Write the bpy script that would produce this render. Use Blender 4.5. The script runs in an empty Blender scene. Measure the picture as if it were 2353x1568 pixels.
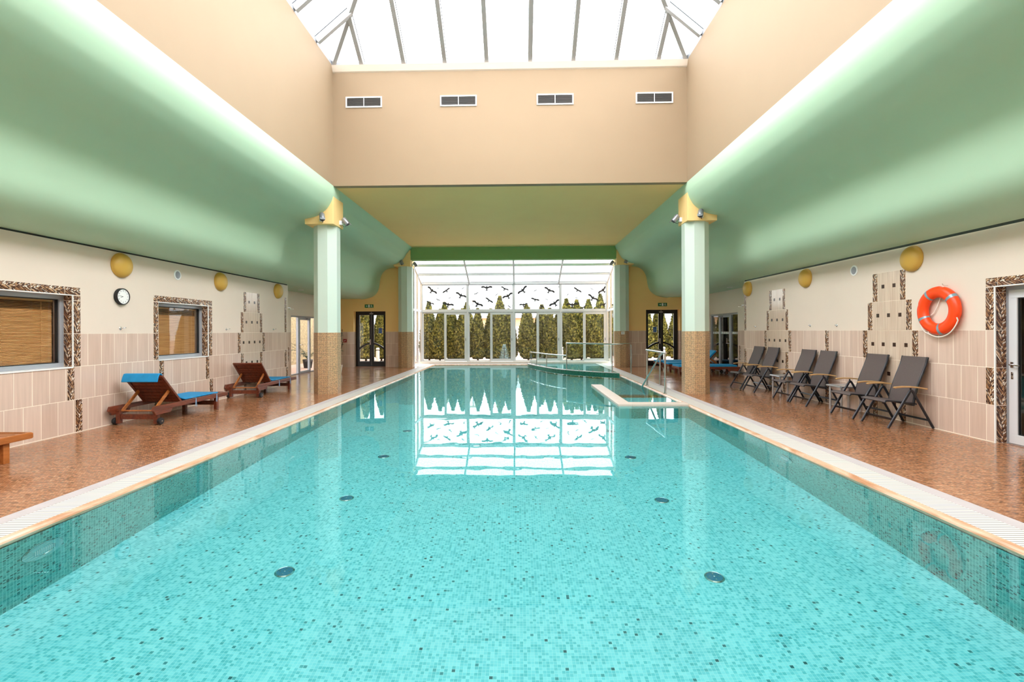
import bpy, math, random
from mathutils import Vector, Matrix
R = math.radians
PI = math.pi
SC = bpy.context.scene
COL = SC.collection
random.seed(7)

# ------------------------------------------------------------------ helpers
def lin(r, g, b):
    def f(c):
        c /= 255.0
        return c / 12.92 if c <= 0.04045 else ((c + 0.055) / 1.055) ** 2.4
    return (f(r), f(g), f(b), 1.0)

class MB:
    def __init__(s):
        s.v = []; s.f = []; s.m = []; s.uv = []
    def quad(s, pts, mat=0, uv=None):
        b = len(s.v); s.v += [tuple(p) for p in pts]
        s.f.append(tuple(range(b, b + len(pts)))); s.m.append(mat); s.uv.append(uv)
    def box(s, x0, x1, y0, y1, z0, z1, mat=0):
        x0, x1 = min(x0, x1), max(x0, x1); y0, y1 = min(y0, y1), max(y0, y1); z0, z1 = min(z0, z1), max(z0, z1)
        b = len(s.v)
        s.v += [(x0,y0,z0),(x1,y0,z0),(x1,y1,z0),(x0,y1,z0),(x0,y0,z1),(x1,y0,z1),(x1,y1,z1),(x0,y1,z1)]
        for q in ((0,3,2,1),(4,5,6,7),(0,1,5,4),(1,2,6,5),(2,3,7,6),(3,0,4,7)):
            s.f.append(tuple(b + i for i in q)); s.m.append(mat); s.uv.append(None)
        return s
    def bar(s, p, q, w, h, up=(0,0,1), mat=0):
        p = Vector(p); q = Vector(q); d = (q - p).normalized(); up = Vector(up)
        if abs(d.dot(up)) > 0.999: up = Vector((1,0,0))
        r = d.cross(up).normalized(); u = r.cross(d).normalized()
        b = len(s.v)
        for e in (p, q):
            for (i, j) in ((-1,-1),(1,-1),(1,1),(-1,1)):
                s.v.append(tuple(e + r * (i * w / 2) + u * (j * h / 2)))
        for f in ((0,1,2,3),(7,6,5,4),(0,4,5,1),(1,5,6,2),(2,6,7,3),(3,7,4,0)):
            s.f.append(tuple(b + i for i in f)); s.m.append(mat); s.uv.append(None)
        return s
    def tube(s, pts, r, n=10, mat=0, closed=False, rx=None):
        P = [Vector(p) for p in pts]; k = len(P)
        rx = rx or r
        T = []
        for i in range(k):
            if closed: t = P[(i+1) % k] - P[i-1]
            else: t = P[min(i+1, k-1)] - P[max(i-1, 0)]
            T.append(t.normalized())
        a = Vector((0,0,1)) if abs(T[0].z) < 0.9 else Vector((1,0,0))
        N = (a - T[0] * a.dot(T[0])).normalized()
        b = len(s.v)
        for i in range(k):
            N = (N - T[i] * N.dot(T[i])).normalized(); B = T[i].cross(N)
            for j in range(n):
                an = 2 * PI * j / n
                s.v.append(tuple(P[i] + N * (r * math.cos(an)) + B * (rx * math.sin(an))))
        for i in range(k if closed else k - 1):
            i2 = (i + 1) % k
            for j in range(n):
                j2 = (j + 1) % n
                s.f.append((b+i*n+j, b+i*n+j2, b+i2*n+j2, b+i2*n+j)); s.m.append(mat); s.uv.append(None)
        if not closed:
            s.f.append(tuple(b + j for j in reversed(range(n)))); s.m.append(mat); s.uv.append(None)
            s.f.append(tuple(b + (k-1)*n + j for j in range(n))); s.m.append(mat); s.uv.append(None)
        return s
    def lathe(s, prof, n=24, org=(0,0,0), axis=(0,0,1), mat=0):
        ax = Vector(axis).normalized(); a = Vector((1,0,0)) if abs(ax.x) < 0.9 else Vector((0,1,0))
        u = ax.cross(a).normalized(); w = ax.cross(u)
        o = Vector(org); b = len(s.v); k = len(prof)
        for (r, h) in prof:
            for j in range(n):
                an = 2 * PI * j / n
                s.v.append(tuple(o + ax * h + (u * math.cos(an) + w * math.sin(an)) * max(r, 1e-5)))
        for i in range(k - 1):
            for j in range(n):
                j2 = (j + 1) % n
                s.f.append((b+i*n+j, b+i*n+j2, b+(i+1)*n+j2, b+(i+1)*n+j)); s.m.append(mat); s.uv.append(None)
        s.f.append(tuple(b + j for j in reversed(range(n)))); s.m.append(mat); s.uv.append(None)
        s.f.append(tuple(b + (k-1)*n + j for j in range(n))); s.m.append(mat); s.uv.append(None)
        return s
    def prism(s, poly, o, U, V, W, mat=0):
        # poly in (u,v) swept along W (a vector with its length)
        o = Vector(o); U = Vector(U); V = Vector(V); W = Vector(W)
        A = [o + U * p[0] + V * p[1] for p in poly]; B = [a + W for a in A]; n = len(A)
        b = len(s.v); s.v += [tuple(a) for a in A] + [tuple(a) for a in B]
        s.f.append(tuple(b + i for i in reversed(range(n)))); s.m.append(mat); s.uv.append(None)
        s.f.append(tuple(b + n + i for i in range(n))); s.m.append(mat); s.uv.append(None)
        for i in range(n):
            j = (i + 1) % n
            s.f.append((b+i, b+j, b+n+j, b+n+i)); s.m.append(mat); s.uv.append(None)
        return s
    def grid(s, rows, mat=0, closed_u=False):
        b = len(s.v); k = len(rows); n = len(rows[0])
        for r in rows: s.v += [tuple(p) for p in r]
        for i in range(k - 1):
            for j in range(n - (0 if closed_u else 1)):
                j2 = (j + 1) % n
                s.f.append((b+i*n+j, b+i*n+j2, b+(i+1)*n+j2, b+(i+1)*n+j)); s.m.append(mat); s.uv.append(None)
        return s
    def sheet(s, path, w_axis, w0, w1, th, mat=0, nw=2):
        # a thick sheet: path = list of points (3D) along the length, width along w_axis from w0 to w1, thickness th along the normal
        P = [Vector(p) for p in path]; A = Vector(w_axis).normalized(); k = len(P)
        top = []; bot = []
        for i in range(k):
            t = (P[min(i+1, k-1)] - P[max(i-1, 0)]).normalized(); nrm = A.cross(t).normalized()
            top.append((P[i] + nrm * th / 2)); bot.append((P[i] - nrm * th / 2))
        rows = []
        for i in range(k):
            ring = []
            for j in range(nw + 1): ring.append(top[i] + A * (w0 + (w1 - w0) * j / nw))
            for j in range(nw, -1, -1): ring.append(bot[i] + A * (w0 + (w1 - w0) * j / nw))
            rows.append(ring)
        b = len(s.v); s.grid(rows, mat, closed_u=True)
        n = len(rows[0])
        s.f.append(tuple(b + j for j in reversed(range(n)))); s.m.append(mat); s.uv.append(None)
        s.f.append(tuple(b + (k-1)*n + j for j in range(n))); s.m.append(mat); s.uv.append(None)
        return s
    def build(s, name, mats, parent=None, smooth=False, bevel=0, loc=None, subsurf=0):
        me = bpy.data.meshes.new(name)
        me.from_pydata(s.v, [], s.f)
        if not isinstance(mats, (list, tuple)): mats = [mats]
        for m in mats: me.materials.append(m)
        me.polygons.foreach_set('material_index', s.m)
        if any(u is not None for u in s.uv):
            L = me.uv_layers.new(name='UVMap')
            for p, u in zip(me.polygons, s.uv):
                if u is not None:
                    for li, c in zip(p.loop_indices, u): L.data[li].uv = c
        if smooth:
            me.polygons.foreach_set('use_smooth', [True] * len(me.polygons))
            try: me.set_sharp_from_angle(angle=R(42))
            except Exception: pass
        me.update()
        o = bpy.data.objects.new(name, me); COL.objects.link(o)
        if parent is not None: o.parent = parent
        if loc is not None: o.location = loc
        if bevel:
            md = o.modifiers.new('bevel', 'BEVEL'); md.width = bevel; md.segments = 2; md.limit_method = 'ANGLE'
        if subsurf:
            md = o.modifiers.new('sub', 'SUBSURF'); md.levels = subsurf; md.render_levels = subsurf
        return o

def tag(o, label, cat, group=None, kind=None):
    o['label'] = label; o['category'] = cat
    if group: o['group'] = group
    if kind: o['kind'] = kind
    return o
def thing(name, label, cat, loc=(0,0,0), rotz=0, group=None, kind=None):
    o = bpy.data.objects.new(name, None); COL.objects.link(o)
    o.empty_display_size = 0.1
    o.location = loc; o.rotation_euler = (0, 0, rotz)
    return tag(o, label, cat, group, kind)
KIDS = {}
def dup(root, loc, rotz=0, label=None, group=None, scale=None):
    def kids(o): return [c for c in COL.objects if c.parent == o]
    r = root.copy(); COL.objects.link(r); r.location = loc; r.rotation_euler = (0, 0, rotz)
    if scale: r.scale = scale
    if label: r['label'] = label
    if group: r['group'] = group
    for ch in kids(root):
        c = ch.copy(); COL.objects.link(c); c.parent = r
        for g in kids(ch):
            d = g.copy(); COL.objects.link(d); d.parent = c
    return r

# ------------------------------------------------------------------ materials
def nm(name):
    m = bpy.data.materials.new(name); m.use_nodes = True
    nt = m.node_tree; b = nt.nodes['Principled BSDF']
    return m, nt, b
def pm(name, rgb, rough=0.5, metal=0.0, spec=None, noise=0.0, nscale=8.0, coat=0.0):
    m, nt, b = nm(name)
    c = lin(*rgb)
    b.inputs['Base Color'].default_value = c
    b.inputs['Roughness'].default_value = rough
    b.inputs['Metallic'].default_value = metal
    if spec is not None: b.inputs['Specular IOR Level'].default_value = spec
    if coat: b.inputs['Coat Weight'].default_value = coat; b.inputs['Coat Roughness'].default_value = 0.1
    if noise:
        tc = nt.nodes.new('ShaderNodeTexCoord'); nz = nt.nodes.new('ShaderNodeTexNoise')
        nz.inputs['Scale'].default_value = nscale; nz.inputs['Detail'].default_value = 4
        nt.links.new(tc.outputs['Object'], nz.inputs['Vector'])
        rp = nt.nodes.new('ShaderNodeValToRGB')
        rp.color_ramp.elements[0].position = 0.3; rp.color_ramp.elements[1].position = 0.7
        rp.color_ramp.elements[0].color = tuple(x * (1 - noise) for x in c[:3]) + (1,)
        rp.color_ramp.elements[1].color = tuple(min(1, x * (1 + noise)) for x in c[:3]) + (1,)
        nt.links.new(nz.outputs['Fac'], rp.inputs['Fac']); nt.links.new(rp.outputs['Color'], b.inputs['Base Color'])
    return m
def ramp(nt, stops, interp='LINEAR'):
    rp = nt.nodes.new('ShaderNodeValToRGB'); cr = rp.color_ramp; cr.interpolation = interp
    while len(cr.elements) < len(stops): cr.elements.new(0.5)
    for e, (p, c) in zip(cr.elements, stops):
        e.position = p; e.color = c
    return rp
def mathn(nt, op, a, b=None, c=None):
    n = nt.nodes.new('ShaderNodeMath'); n.operation = op
    for i, x in enumerate((a, b, c)):
        if x is None: continue
        if isinstance(x, (int, float)): n.inputs[i].default_value = x
        else: nt.links.new(x, n.inputs[i])
    return n.outputs[0]
def mixc(nt, fac, a, b, mode='MIX'):
    n = nt.nodes.new('ShaderNodeMix'); n.data_type = 'RGBA'; n.blend_type = mode
    for s, x in ((n.inputs[0], fac), (n.inputs[6], a), (n.inputs[7], b)):
        if isinstance(x, (int, float)): s.default_value = x
        elif isinstance(x, tuple): s.default_value = x
        else: nt.links.new(x, s)
    return n.outputs[2]
def coords(nt, axes):
    tc = nt.nodes.new('ShaderNodeTexCoord')
    sp = nt.nodes.new('ShaderNodeSeparateXYZ')
    nt.links.new(tc.outputs['UV' if axes == 'UV' else 'Object'], sp.inputs[0])
    a, b = ('X', 'Y') if axes == 'UV' else axes
    return sp.outputs[a], sp.outputs[b], tc
def mosaic(name, axes, size, stops, grout, gw=0.06, rough=0.3, aspect=1.0, stagger=False, patch=0.12, pscale=1.2, spec=0.5):
    m, nt, b = nm(name)
    u, v, tc = coords(nt, axes)
    us = mathn(nt, 'MULTIPLY', u, 1.0 / (size * aspect)); vs = mathn(nt, 'MULTIPLY', v, 1.0 / size)
    vf = mathn(nt, 'FLOOR', vs)
    if stagger:
        us = mathn(nt, 'ADD', us, mathn(nt, 'MULTIPLY', vf, 0.37))
    uf = mathn(nt, 'FLOOR', us)
    cb = nt.nodes.new('ShaderNodeCombineXYZ'); nt.links.new(uf, cb.inputs[0]); nt.links.new(vf, cb.inputs[1])
    wn = nt.nodes.new('ShaderNodeTexWhiteNoise'); wn.noise_dimensions = '2D'; nt.links.new(cb.outputs[0], wn.inputs['Vector'])
    rp = ramp(nt, stops); nt.links.new(wn.outputs['Value'], rp.inputs['Fac'])
    nz = nt.nodes.new('ShaderNodeTexNoise'); nz.inputs['Scale'].default_value = pscale; nz.inputs['Detail'].default_value = 3
    nt.links.new(tc.outputs['Object'], nz.inputs['Vector'])
    g = mathn(nt, 'MULTIPLY_ADD', nz.outputs['Fac'], patch * 2, 1 - patch)
    col = mixc(nt, 1.0, rp.outputs['Color'], g, 'MULTIPLY')
    du = mathn(nt, 'ABSOLUTE', mathn(nt, 'SUBTRACT', mathn(nt, 'FRACT', us), 0.5))
    dv = mathn(nt, 'ABSOLUTE', mathn(nt, 'SUBTRACT', mathn(nt, 'FRACT', vs), 0.5))
    mask = mathn(nt, 'GREATER_THAN', mathn(nt, 'MAXIMUM', du, dv), 0.5 - gw)
    col = mixc(nt, mask, col, grout)
    nt.links.new(col, b.inputs['Base Color'])
    b.inputs['Roughness'].default_value = rough
    b.inputs['Specular IOR Level'].default_value = spec
    return m, nt, b
def glass(name, tint=(1,1,1,1), ior=1.5, boost=1.0):
    m = bpy.data.materials.new(name); m.use_nodes = True; nt = m.node_tree
    nt.nodes.clear()
    out = nt.nodes.new('ShaderNodeOutputMaterial'); mx = nt.nodes.new('ShaderNodeMixShader')
    tr = nt.nodes.new('ShaderNodeBsdfTransparent'); tr.inputs[0].default_value = tint
    gl = nt.nodes.new('ShaderNodeBsdfGlossy'); gl.inputs['Roughness'].default_value = 0.0
    lw = nt.nodes.new('ShaderNodeLayerWeight'); lw.inputs['Blend'].default_value = 0.5
    f0 = ((ior - 1) / (ior + 1)) ** 2
    f = mathn(nt, 'MULTIPLY_ADD', mathn(nt, 'POWER', lw.outputs['Facing'], 5.0), 1 - f0, f0)
    if boost != 1.0: f = mathn(nt, 'MINIMUM', mathn(nt, 'MULTIPLY', f, boost), 1.0)
    nt.links.new(f, mx.inputs[0]); nt.links.new(tr.outputs[0], mx.inputs[1]); nt.links.new(gl.outputs[0], mx.inputs[2])
    nt.links.new(mx.outputs[0], out.inputs[0])
    return m

M = {}
M['peach'] = pm('peach_plaster', (154, 131, 104), 0.75, noise=0.015, nscale=1.5)
M['cream'] = pm('cream_plaster', (226, 210, 194), 0.75, noise=0.02, nscale=1.2)
M['yellow'] = pm('yellow_plaster', (255, 212, 142), 0.75, noise=0.02, nscale=1.0)
M['green'] = pm('mint_plaster', (184, 212, 182), 0.62, noise=0.012, nscale=0.7, spec=0.3)
M['beam'] = pm('green_beam_paint', (128, 172, 108), 0.7)
M['ochre'] = pm('ochre_plaster', (246, 208, 140), 0.7)
M['colgreen'] = pm('pale_green_paint', (202, 216, 202), 0.6)
M['white'] = pm('white_paint', (240, 240, 238), 0.4)
M['alu'] = pm('white_aluminium', (222, 222, 226), 0.35, metal=0.15)
M['rafter'] = pm('grey_white_rafter_paint', (158, 156, 154), 0.45)
M['grey_alu'] = pm('grey_aluminium', (176, 180, 188), 0.35, metal=0.35)
M['gasket'] = pm('dark_gasket', (60, 66, 76), 0.5)
M['dark'] = pm('gap_shade_fill', (24, 22, 20), 0.9)  # near-black fill, stands in for shade in narrow gaps
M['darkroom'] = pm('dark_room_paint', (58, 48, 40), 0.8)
M['blackframe'] = pm('black_door_paint', (20, 20, 20), 0.35)
M['steel'] = pm('stainless_steel', (200, 202, 200), 0.18, metal=1.0)
M['chrome'] = pm('chrome', (225, 225, 228), 0.08, metal=1.0)
M['glass'] = glass('clear_glass')
M['skyglass'] = glass('roof_glass', (0.97, 0.98, 0.99, 1), 1.3)
M['shadeglass'] = glass('sun_protection_glass', (0.88, 0.90, 0.92, 1), 1.3)
M['sunglass'] = glass('tinted_garden_glass', (0.47, 0.48, 0.48, 1))
M['railglass'] = glass('rail_glass', (0.86, 0.95, 0.94, 1), 1.5)
M['darkglass'] = glass('tinted_glass', (0.75, 0.76, 0.74, 1), 1.52, 1.6)
M['rubber'] = pm('black_rubber', (28, 30, 34), 0.5)
M['stone'] = pm('pale_stone', (192, 183, 184), 0.5, noise=0.05, nscale=6)
M['whitestone'] = pm('white_stone', (238, 230, 224), 0.5, noise=0.03, nscale=5)
M['copestone'] = pm('pale_pink_coping_stone', (214, 196, 184), 0.45, noise=0.05, nscale=6)
M['blue'] = pm('blue_canvas', (22, 142, 200), 0.75, noise=0.08, nscale=9)
M['bluetie'] = pm('pale_blue_tape', (150, 190, 225), 0.7)
M['orange'] = pm('orange_plastic', (250, 72, 8), 0.38)
M['tape'] = pm('reflective_tape', (140, 165, 178), 0.35, metal=0.3)
M['rope'] = pm('white_rope', (235, 230, 220), 0.8)
M['mustard'] = pm('mustard_lampshade', (206, 164, 72), 0.42)
M['lampgrey'] = pm('grey_lamp_metal', (150, 152, 158), 0.35, metal=0.5)
M['textile'] = pm('taupe_mesh_fabric', (92, 80, 78), 0.7, noise=0.12, nscale=120)
M['anthracite'] = pm('anthracite_metal', (44, 46, 52), 0.32, metal=0.4)
M['slatgrey'] = pm('vent_slat_grey', (112, 108, 106), 0.5)
M['silver'] = pm('silver_tube', (186, 188, 194), 0.3, metal=0.7)
M['tabletop'] = pm('grey_table_glass', (150, 152, 150), 0.12)
M['exitgreen'] = pm('exit_sign_green', (16, 110, 62), 0.4)
M['noticeblue'] = pm('notice_blue', (22, 78, 160), 0.5)
M['red'] = pm('red_box', (150, 28, 26), 0.4)
M['terracotta'] = pm('terracotta_paving', (214, 180, 162), 0.8, noise=0.06, nscale=3)
M['housewall'] = pm('house_render', (232, 196, 150), 0.8)
M['roofgrey'] = pm('roof_grey', (150, 150, 152), 0.6)
M['trunk'] = pm('bark', (92, 70, 52), 0.85, noise=0.2, nscale=20)
M['pot'] = pm('pale_pot', (214, 206, 194), 0.5)
M['soil'] = pm('soil', (60, 44, 34), 0.9)
M['leafdark'] = pm('dark_leaf', (34, 62, 36), 0.45, noise=0.3, nscale=9)
M['spruce'] = pm('blue_spruce', (190, 214, 216), 0.7, noise=0.25, nscale=18)
M['stonewall'] = pm('pale_courtyard_stone', (176, 158, 122), 0.85, noise=0.35, nscale=10)
M['brown_dot'] = pm('dark_brown_tile', (58, 36, 28), 0.25)
M['birdcut'] = pm('bird_sticker', (46, 44, 46), 0.6)

# wood (stretched noise)
def wood(name, c0, c1, rough=0.35, sc=(3, 3, 40)):
    m, nt, b = nm(name)
    tc = nt.nodes.new('ShaderNodeTexCoord'); mp = nt.nodes.new('ShaderNodeMapping'); mp.inputs['Scale'].default_value = sc
    nz = nt.nodes.new('ShaderNodeTexNoise'); nz.inputs['Scale'].default_value = 1.5; nz.inputs['Detail'].default_value = 5
    nt.links.new(tc.outputs['Object'], mp.inputs[0]); nt.links.new(mp.outputs[0], nz.inputs['Vector'])
    rp = ramp(nt, [(0.3, lin(*c0)), (0.7, lin(*c1))]); nt.links.new(nz.outputs['Fac'], rp.inputs[0])
    nt.links.new(rp.outputs[0], b.inputs['Base Color']); b.inputs['Roughness'].default_value = rough
    return m
M['teak'] = wood('red_brown_teak', (84, 38, 24), (128, 62, 38), 0.32, (20, 3, 20))
M['teakgold'] = wood('golden_teak', (150, 84, 36), (190, 116, 58), 0.35, (20, 3, 20))
M['armwood'] = wood('light_teak', (176, 132, 84), (206, 166, 114), 0.45, (3, 25, 25))

# pool mosaics
PS = [(0.0, lin(24, 92, 96)), (0.010, lin(50, 138, 142)), (0.03, lin(98, 196, 200)), (0.30, lin(120, 212, 216)), (0.62, lin(144, 225, 227)), (1.0, lin(164, 234, 234))]
GR = lin(190, 238, 236)
M['poolfloor'] = mosaic('pool_floor_mosaic', ('X', 'Y'), 0.025, PS, GR, 0.05, 0.4, patch=0.10, pscale=1.6)[0]
WS = [(0.0, lin(10, 64, 64)), (0.06, lin(20, 92, 90)), (0.10, lin(56, 142, 138)), (0.5, lin(88, 172, 166)), (1.0, lin(122, 196, 188))]
M['poolwallx'] = mosaic('pool_wall_mosaic_long', ('Y', 'Z'), 0.025, WS, lin(170, 220, 212), 0.06, 0.4)[0]
M['poolwally'] = mosaic('pool_wall_mosaic_short', ('X', 'Z'), 0.025, WS, lin(170, 220, 212), 0.06, 0.4)[0]
DS = [(0.0, lin(10, 60, 50)), (0.5, lin(22, 100, 82)), (1.0, lin(50, 130, 108))]
M['rimmosaic'] = mosaic('rim_mosaic_dark_green', ('X', 'Z'), 0.025, DS, lin(70, 130, 110), 0.06, 0.3)[0]
BS = [(0.0, lin(110, 66, 38)), (0.3, lin(160, 104, 62)), (0.7, lin(190, 134, 86)), (1.0, lin(214, 164, 116))]
M['steptop'] = mosaic('step_tread_mosaic_gold', ('X', 'Y'), 0.02, BS, lin(190, 150, 106), 0.06, 0.3)[0]
M['stepedge'] = mosaic('step_edge_mosaic_gold', ('X', 'Z'), 0.02, BS, lin(170, 130, 90), 0.06, 0.3)[0]

# deck mosaic : tiny brown tiles, wet gloss
FS = [(0.0, lin(122, 80, 54)), (0.14, lin(152, 102, 70)), (0.5, lin(174, 121, 86)), (0.85, lin(188, 136, 101)), (1.0, lin(200, 154, 119))]
m, nt, b = mosaic('deck_mosaic', ('X', 'Y'), 0.014, FS, lin(138, 92, 60), 0.05, 0.25, aspect=1.9, stagger=True, patch=0.16, pscale=0.9)
nz = nt.nodes.new('ShaderNodeTexNoise'); nz.inputs['Scale'].default_value = 2.2; nz.inputs['Detail'].default_value = 3
tcn = nt.nodes.new('ShaderNodeTexCoord'); nt.links.new(tcn.outputs['Object'], nz.inputs['Vector'])
rr = nt.nodes.new('ShaderNodeMapRange'); rr.inputs[1].default_value = 0.3; rr.inputs[2].default_value = 0.75; rr.inputs[3].default_value = 0.12; rr.inputs[4].default_value = 0.24
nt.links.new(nz.outputs['Fac'], rr.inputs[0]); nt.links.new(rr.outputs[0], b.inputs['Roughness'])
# lime / water marks on the deck
n2 = nt.nodes.new('ShaderNodeTexNoise'); n2.inputs['Scale'].default_value = 5.0; n2.inputs['Detail'].default_value = 8; n2.inputs['Roughness'].default_value = 0.7
mp = nt.nodes.new('ShaderNodeMapping'); mp.inputs['Scale'].default_value = (1.0, 0.55, 1); mp.inputs['Location'].default_value = (3.1, 1.7, 0)
nt.links.new(tcn.outputs['Object'], mp.inputs[0]); nt.links.new(mp.outputs[0], n2.inputs['Vector'])
r2 = ramp(nt, [(0.735, (0, 0, 0, 1)), (0.78, (0.7, 0.7, 0.7, 1))]); nt.links.new(n2.outputs['Fac'], r2.inputs[0])
old = b.inputs['Base Color'].links[0].from_socket
nt.links.new(mixc(nt, r2.outputs[0], old, lin(214, 190, 172)), b.inputs['Base Color'])
# fine cross streaks of darker tiles
n3 = nt.nodes.new('ShaderNodeTexNoise'); n3.inputs['Scale'].default_value = 1.0; n3.inputs['Detail'].default_value = 4
m3 = nt.nodes.new('ShaderNodeMapping'); m3.inputs['Scale'].default_value = (5, 26, 1); nt.links.new(tcn.outputs['Object'], m3.inputs[0]); nt.links.new(m3.outputs[0], n3.inputs['Vector'])
r3 = ramp(nt, [(0.34, (0.70, 0.66, 0.62, 1)), (0.62, (1.06, 1.05, 1.04, 1))]); nt.links.new(n3.outputs['Fac'], r3.inputs[0])
old = b.inputs['Base Color'].links[0].from_socket
nt.links.new(mixc(nt, 1.0, old, r3.outputs[0], 'MULTIPLY'), b.inputs['Base Color'])
M['deck'] = m

# wall tiles: 24.5 x 49.5 cm upright with fine streaks
def walltile(name, axes, offset=0.0):
    m, nt, b = nm(name)
    u, v, tc = coords(nt, axes)
    cb = nt.nodes.new('ShaderNodeCombineXYZ'); nt.links.new(mathn(nt, 'ADD', u, 20 + offset), cb.inputs[0]); nt.links.new(v, cb.inputs[1])
    br = nt.nodes.new('ShaderNodeTexBrick'); br.offset = 0.5; br.squash = 1.0
    br.inputs['Scale'].default_value = 1.0; br.inputs['Brick Width'].default_value = 0.245; br.inputs['Row Height'].default_value = 0.495
    br.inputs['Mortar Size'].default_value = 0.0042; br.inputs['Mortar Smooth'].default_value = 0.1; br.inputs['Bias'].default_value = 0.0
    br.inputs['Color1'].default_value = lin(208, 181, 164); br.inputs['Color2'].default_value = lin(220, 196, 180); br.inputs['Mortar'].default_value = lin(250, 238, 222)
    nt.links.new(cb.outputs[0], br.inputs['Vector'])
    c2 = nt.nodes.new('ShaderNodeCombineXYZ'); nt.links.new(mathn(nt, 'MULTIPLY', u, 24), c2.inputs[0]); nt.links.new(mathn(nt, 'MULTIPLY', v, 1.1), c2.inputs[1])
    nz = nt.nodes.new('ShaderNodeTexNoise'); nz.inputs['Scale'].default_value = 1.0; nz.inputs['Detail'].default_value = 3
    nt.links.new(c2.outputs[0], nz.inputs['Vector'])
    rp = ramp(nt, [(0.3, (0.91, 0.89, 0.88, 1)), (0.7, (1.06, 1.06, 1.06, 1))]); nt.links.new(nz.outputs['Fac'], rp.inputs[0])
    nt.links.new(mixc(nt, 1.0, br.outputs['Color'], rp.outputs[0], 'MULTIPLY'), b.inputs['Base Color'])
    b.inputs['Roughness'].default_value = 0.16
    return m
M['tileY'] = walltile('beige_streaked_tile_long', ('Y', 'Z'), -0.012)
M['tileYR'] = walltile('beige_streaked_tile_chair_side', ('Y', 'Z'), -0.07)
M['tileX'] = walltile('beige_streaked_tile_short', ('X', 'Z'), 0.1)
m, nt, b = nm('beige_panel_tile'); b.inputs['Roughness'].default_value = 0.12
u, v, tc = coords(nt, ('Y', 'Z'))
c2 = nt.nodes.new('ShaderNodeCombineXYZ'); nt.links.new(mathn(nt, 'MULTIPLY', u, 38), c2.inputs[0]); nt.links.new(mathn(nt, 'MULTIPLY', v, 1.3), c2.inputs[1])
nz = nt.nodes.new('ShaderNodeTexNoise'); nz.inputs['Scale'].default_value = 1.0; nt.links.new(c2.outputs[0], nz.inputs['Vector'])
rp = ramp(nt, [(0.3, lin(196, 172, 152)), (0.7, lin(220, 200, 180))]); nt.links.new(nz.outputs['Fac'], rp.inputs[0]); nt.links.new(rp.outputs[0], b.inputs['Base Color'])
M['panel'] = m
M['grout'] = pm('cream_grout', (240, 226, 208), 0.6)

# leaf-relief border tile (UV: u across 0..1, v along in strip widths)
m, nt, b = nm('leaf_relief_tile')
u, v, tc = coords(nt, 'UV')
au = mathn(nt, 'ABSOLUTE', mathn(nt, 'SUBTRACT', u, 0.5))
p = mathn(nt, 'SUBTRACT', v, mathn(nt, 'MULTIPLY', au, 1.5)); q = mathn(nt, 'ADD', mathn(nt, 'MULTIPLY', v, 0.55), mathn(nt, 'MULTIPLY', u, 1.5))
cb = nt.nodes.new('ShaderNodeCombineXYZ'); nt.links.new(mathn(nt, 'MULTIPLY', p, 5.4), cb.inputs[0]); nt.links.new(mathn(nt, 'MULTIPLY', q, 2.3), cb.inputs[1])
nt.links.new(mathn(nt, 'MULTIPLY', mathn(nt, 'GREATER_THAN', u, 0.5), 7.3), cb.inputs[2])
nd = nt.nodes.new('ShaderNodeTexNoise'); nd.inputs['Scale'].default_value = 2.2; nt.links.new(cb.outputs[0], nd.inputs['Vector'])
va = nt.nodes.new('ShaderNodeVectorMath'); va.operation = 'MULTIPLY_ADD'; va.inputs[1].default_value = (0.7, 0.7, 0); nt.links.new(nd.outputs['Color'], va.inputs[0]); nt.links.new(cb.outputs[0], va.inputs[2]); cb = va
vo = nt.nodes.new('ShaderNodeTexVoronoi'); vo.inputs['Scale'].default_value = 1.0; nt.links.new(cb.outputs[0], vo.inputs['Vector'])
sp = nt.nodes.new('ShaderNodeSeparateColor'); nt.links.new(vo.outputs['Color'], sp.inputs[0])
rp = ramp(nt, [(0.0, lin(70, 42, 32)), (0.3, lin(124, 82, 56)), (0.5, lin(176, 126, 86)), (0.72, lin(214, 172, 130)), (0.88, lin(250, 236, 220))]); nt.links.new(sp.outputs[0], rp.inputs[0])
vd = nt.nodes.new('ShaderNodeTexVoronoi'); vd.feature = 'DISTANCE_TO_EDGE'; vd.inputs['Scale'].default_value = 1.0; nt.links.new(cb.outputs[0], vd.inputs['Vector'])
rd = ramp(nt, [(0.05, (0, 0, 0, 1)), (0.12, (1, 1, 1, 1))]); nt.links.new(vd.outputs['Distance'], rd.inputs[0])
nt.links.new(mixc(nt, rd.outputs[0], lin(52, 30, 26), rp.outputs[0]), b.inputs['Base Color'])
b.inputs['Roughness'].default_value = 0.22
bp = nt.nodes.new('ShaderNodeBump'); bp.inputs['Strength'].default_value = 0.4; bp.inputs['Distance'].default_value = 0.004
nt.links.new(rd.outputs[0], bp.inputs['Height']); nt.links.new(bp.outputs[0], b.inputs['Normal'])
M['leaf'] = m

# column mosaic (UV in metres)
CS = [(0.0, lin(70, 40, 26)), (0.25, lin(112, 68, 42)), (0.6, lin(148, 96, 60)), (1.0, lin(180, 128, 88))]
M['colmosaic'] = mosaic('column_mosaic', 'UV', 0.0225, CS, lin(224, 198, 158), 0.11, 0.3, patch=0.05)[0]

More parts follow.
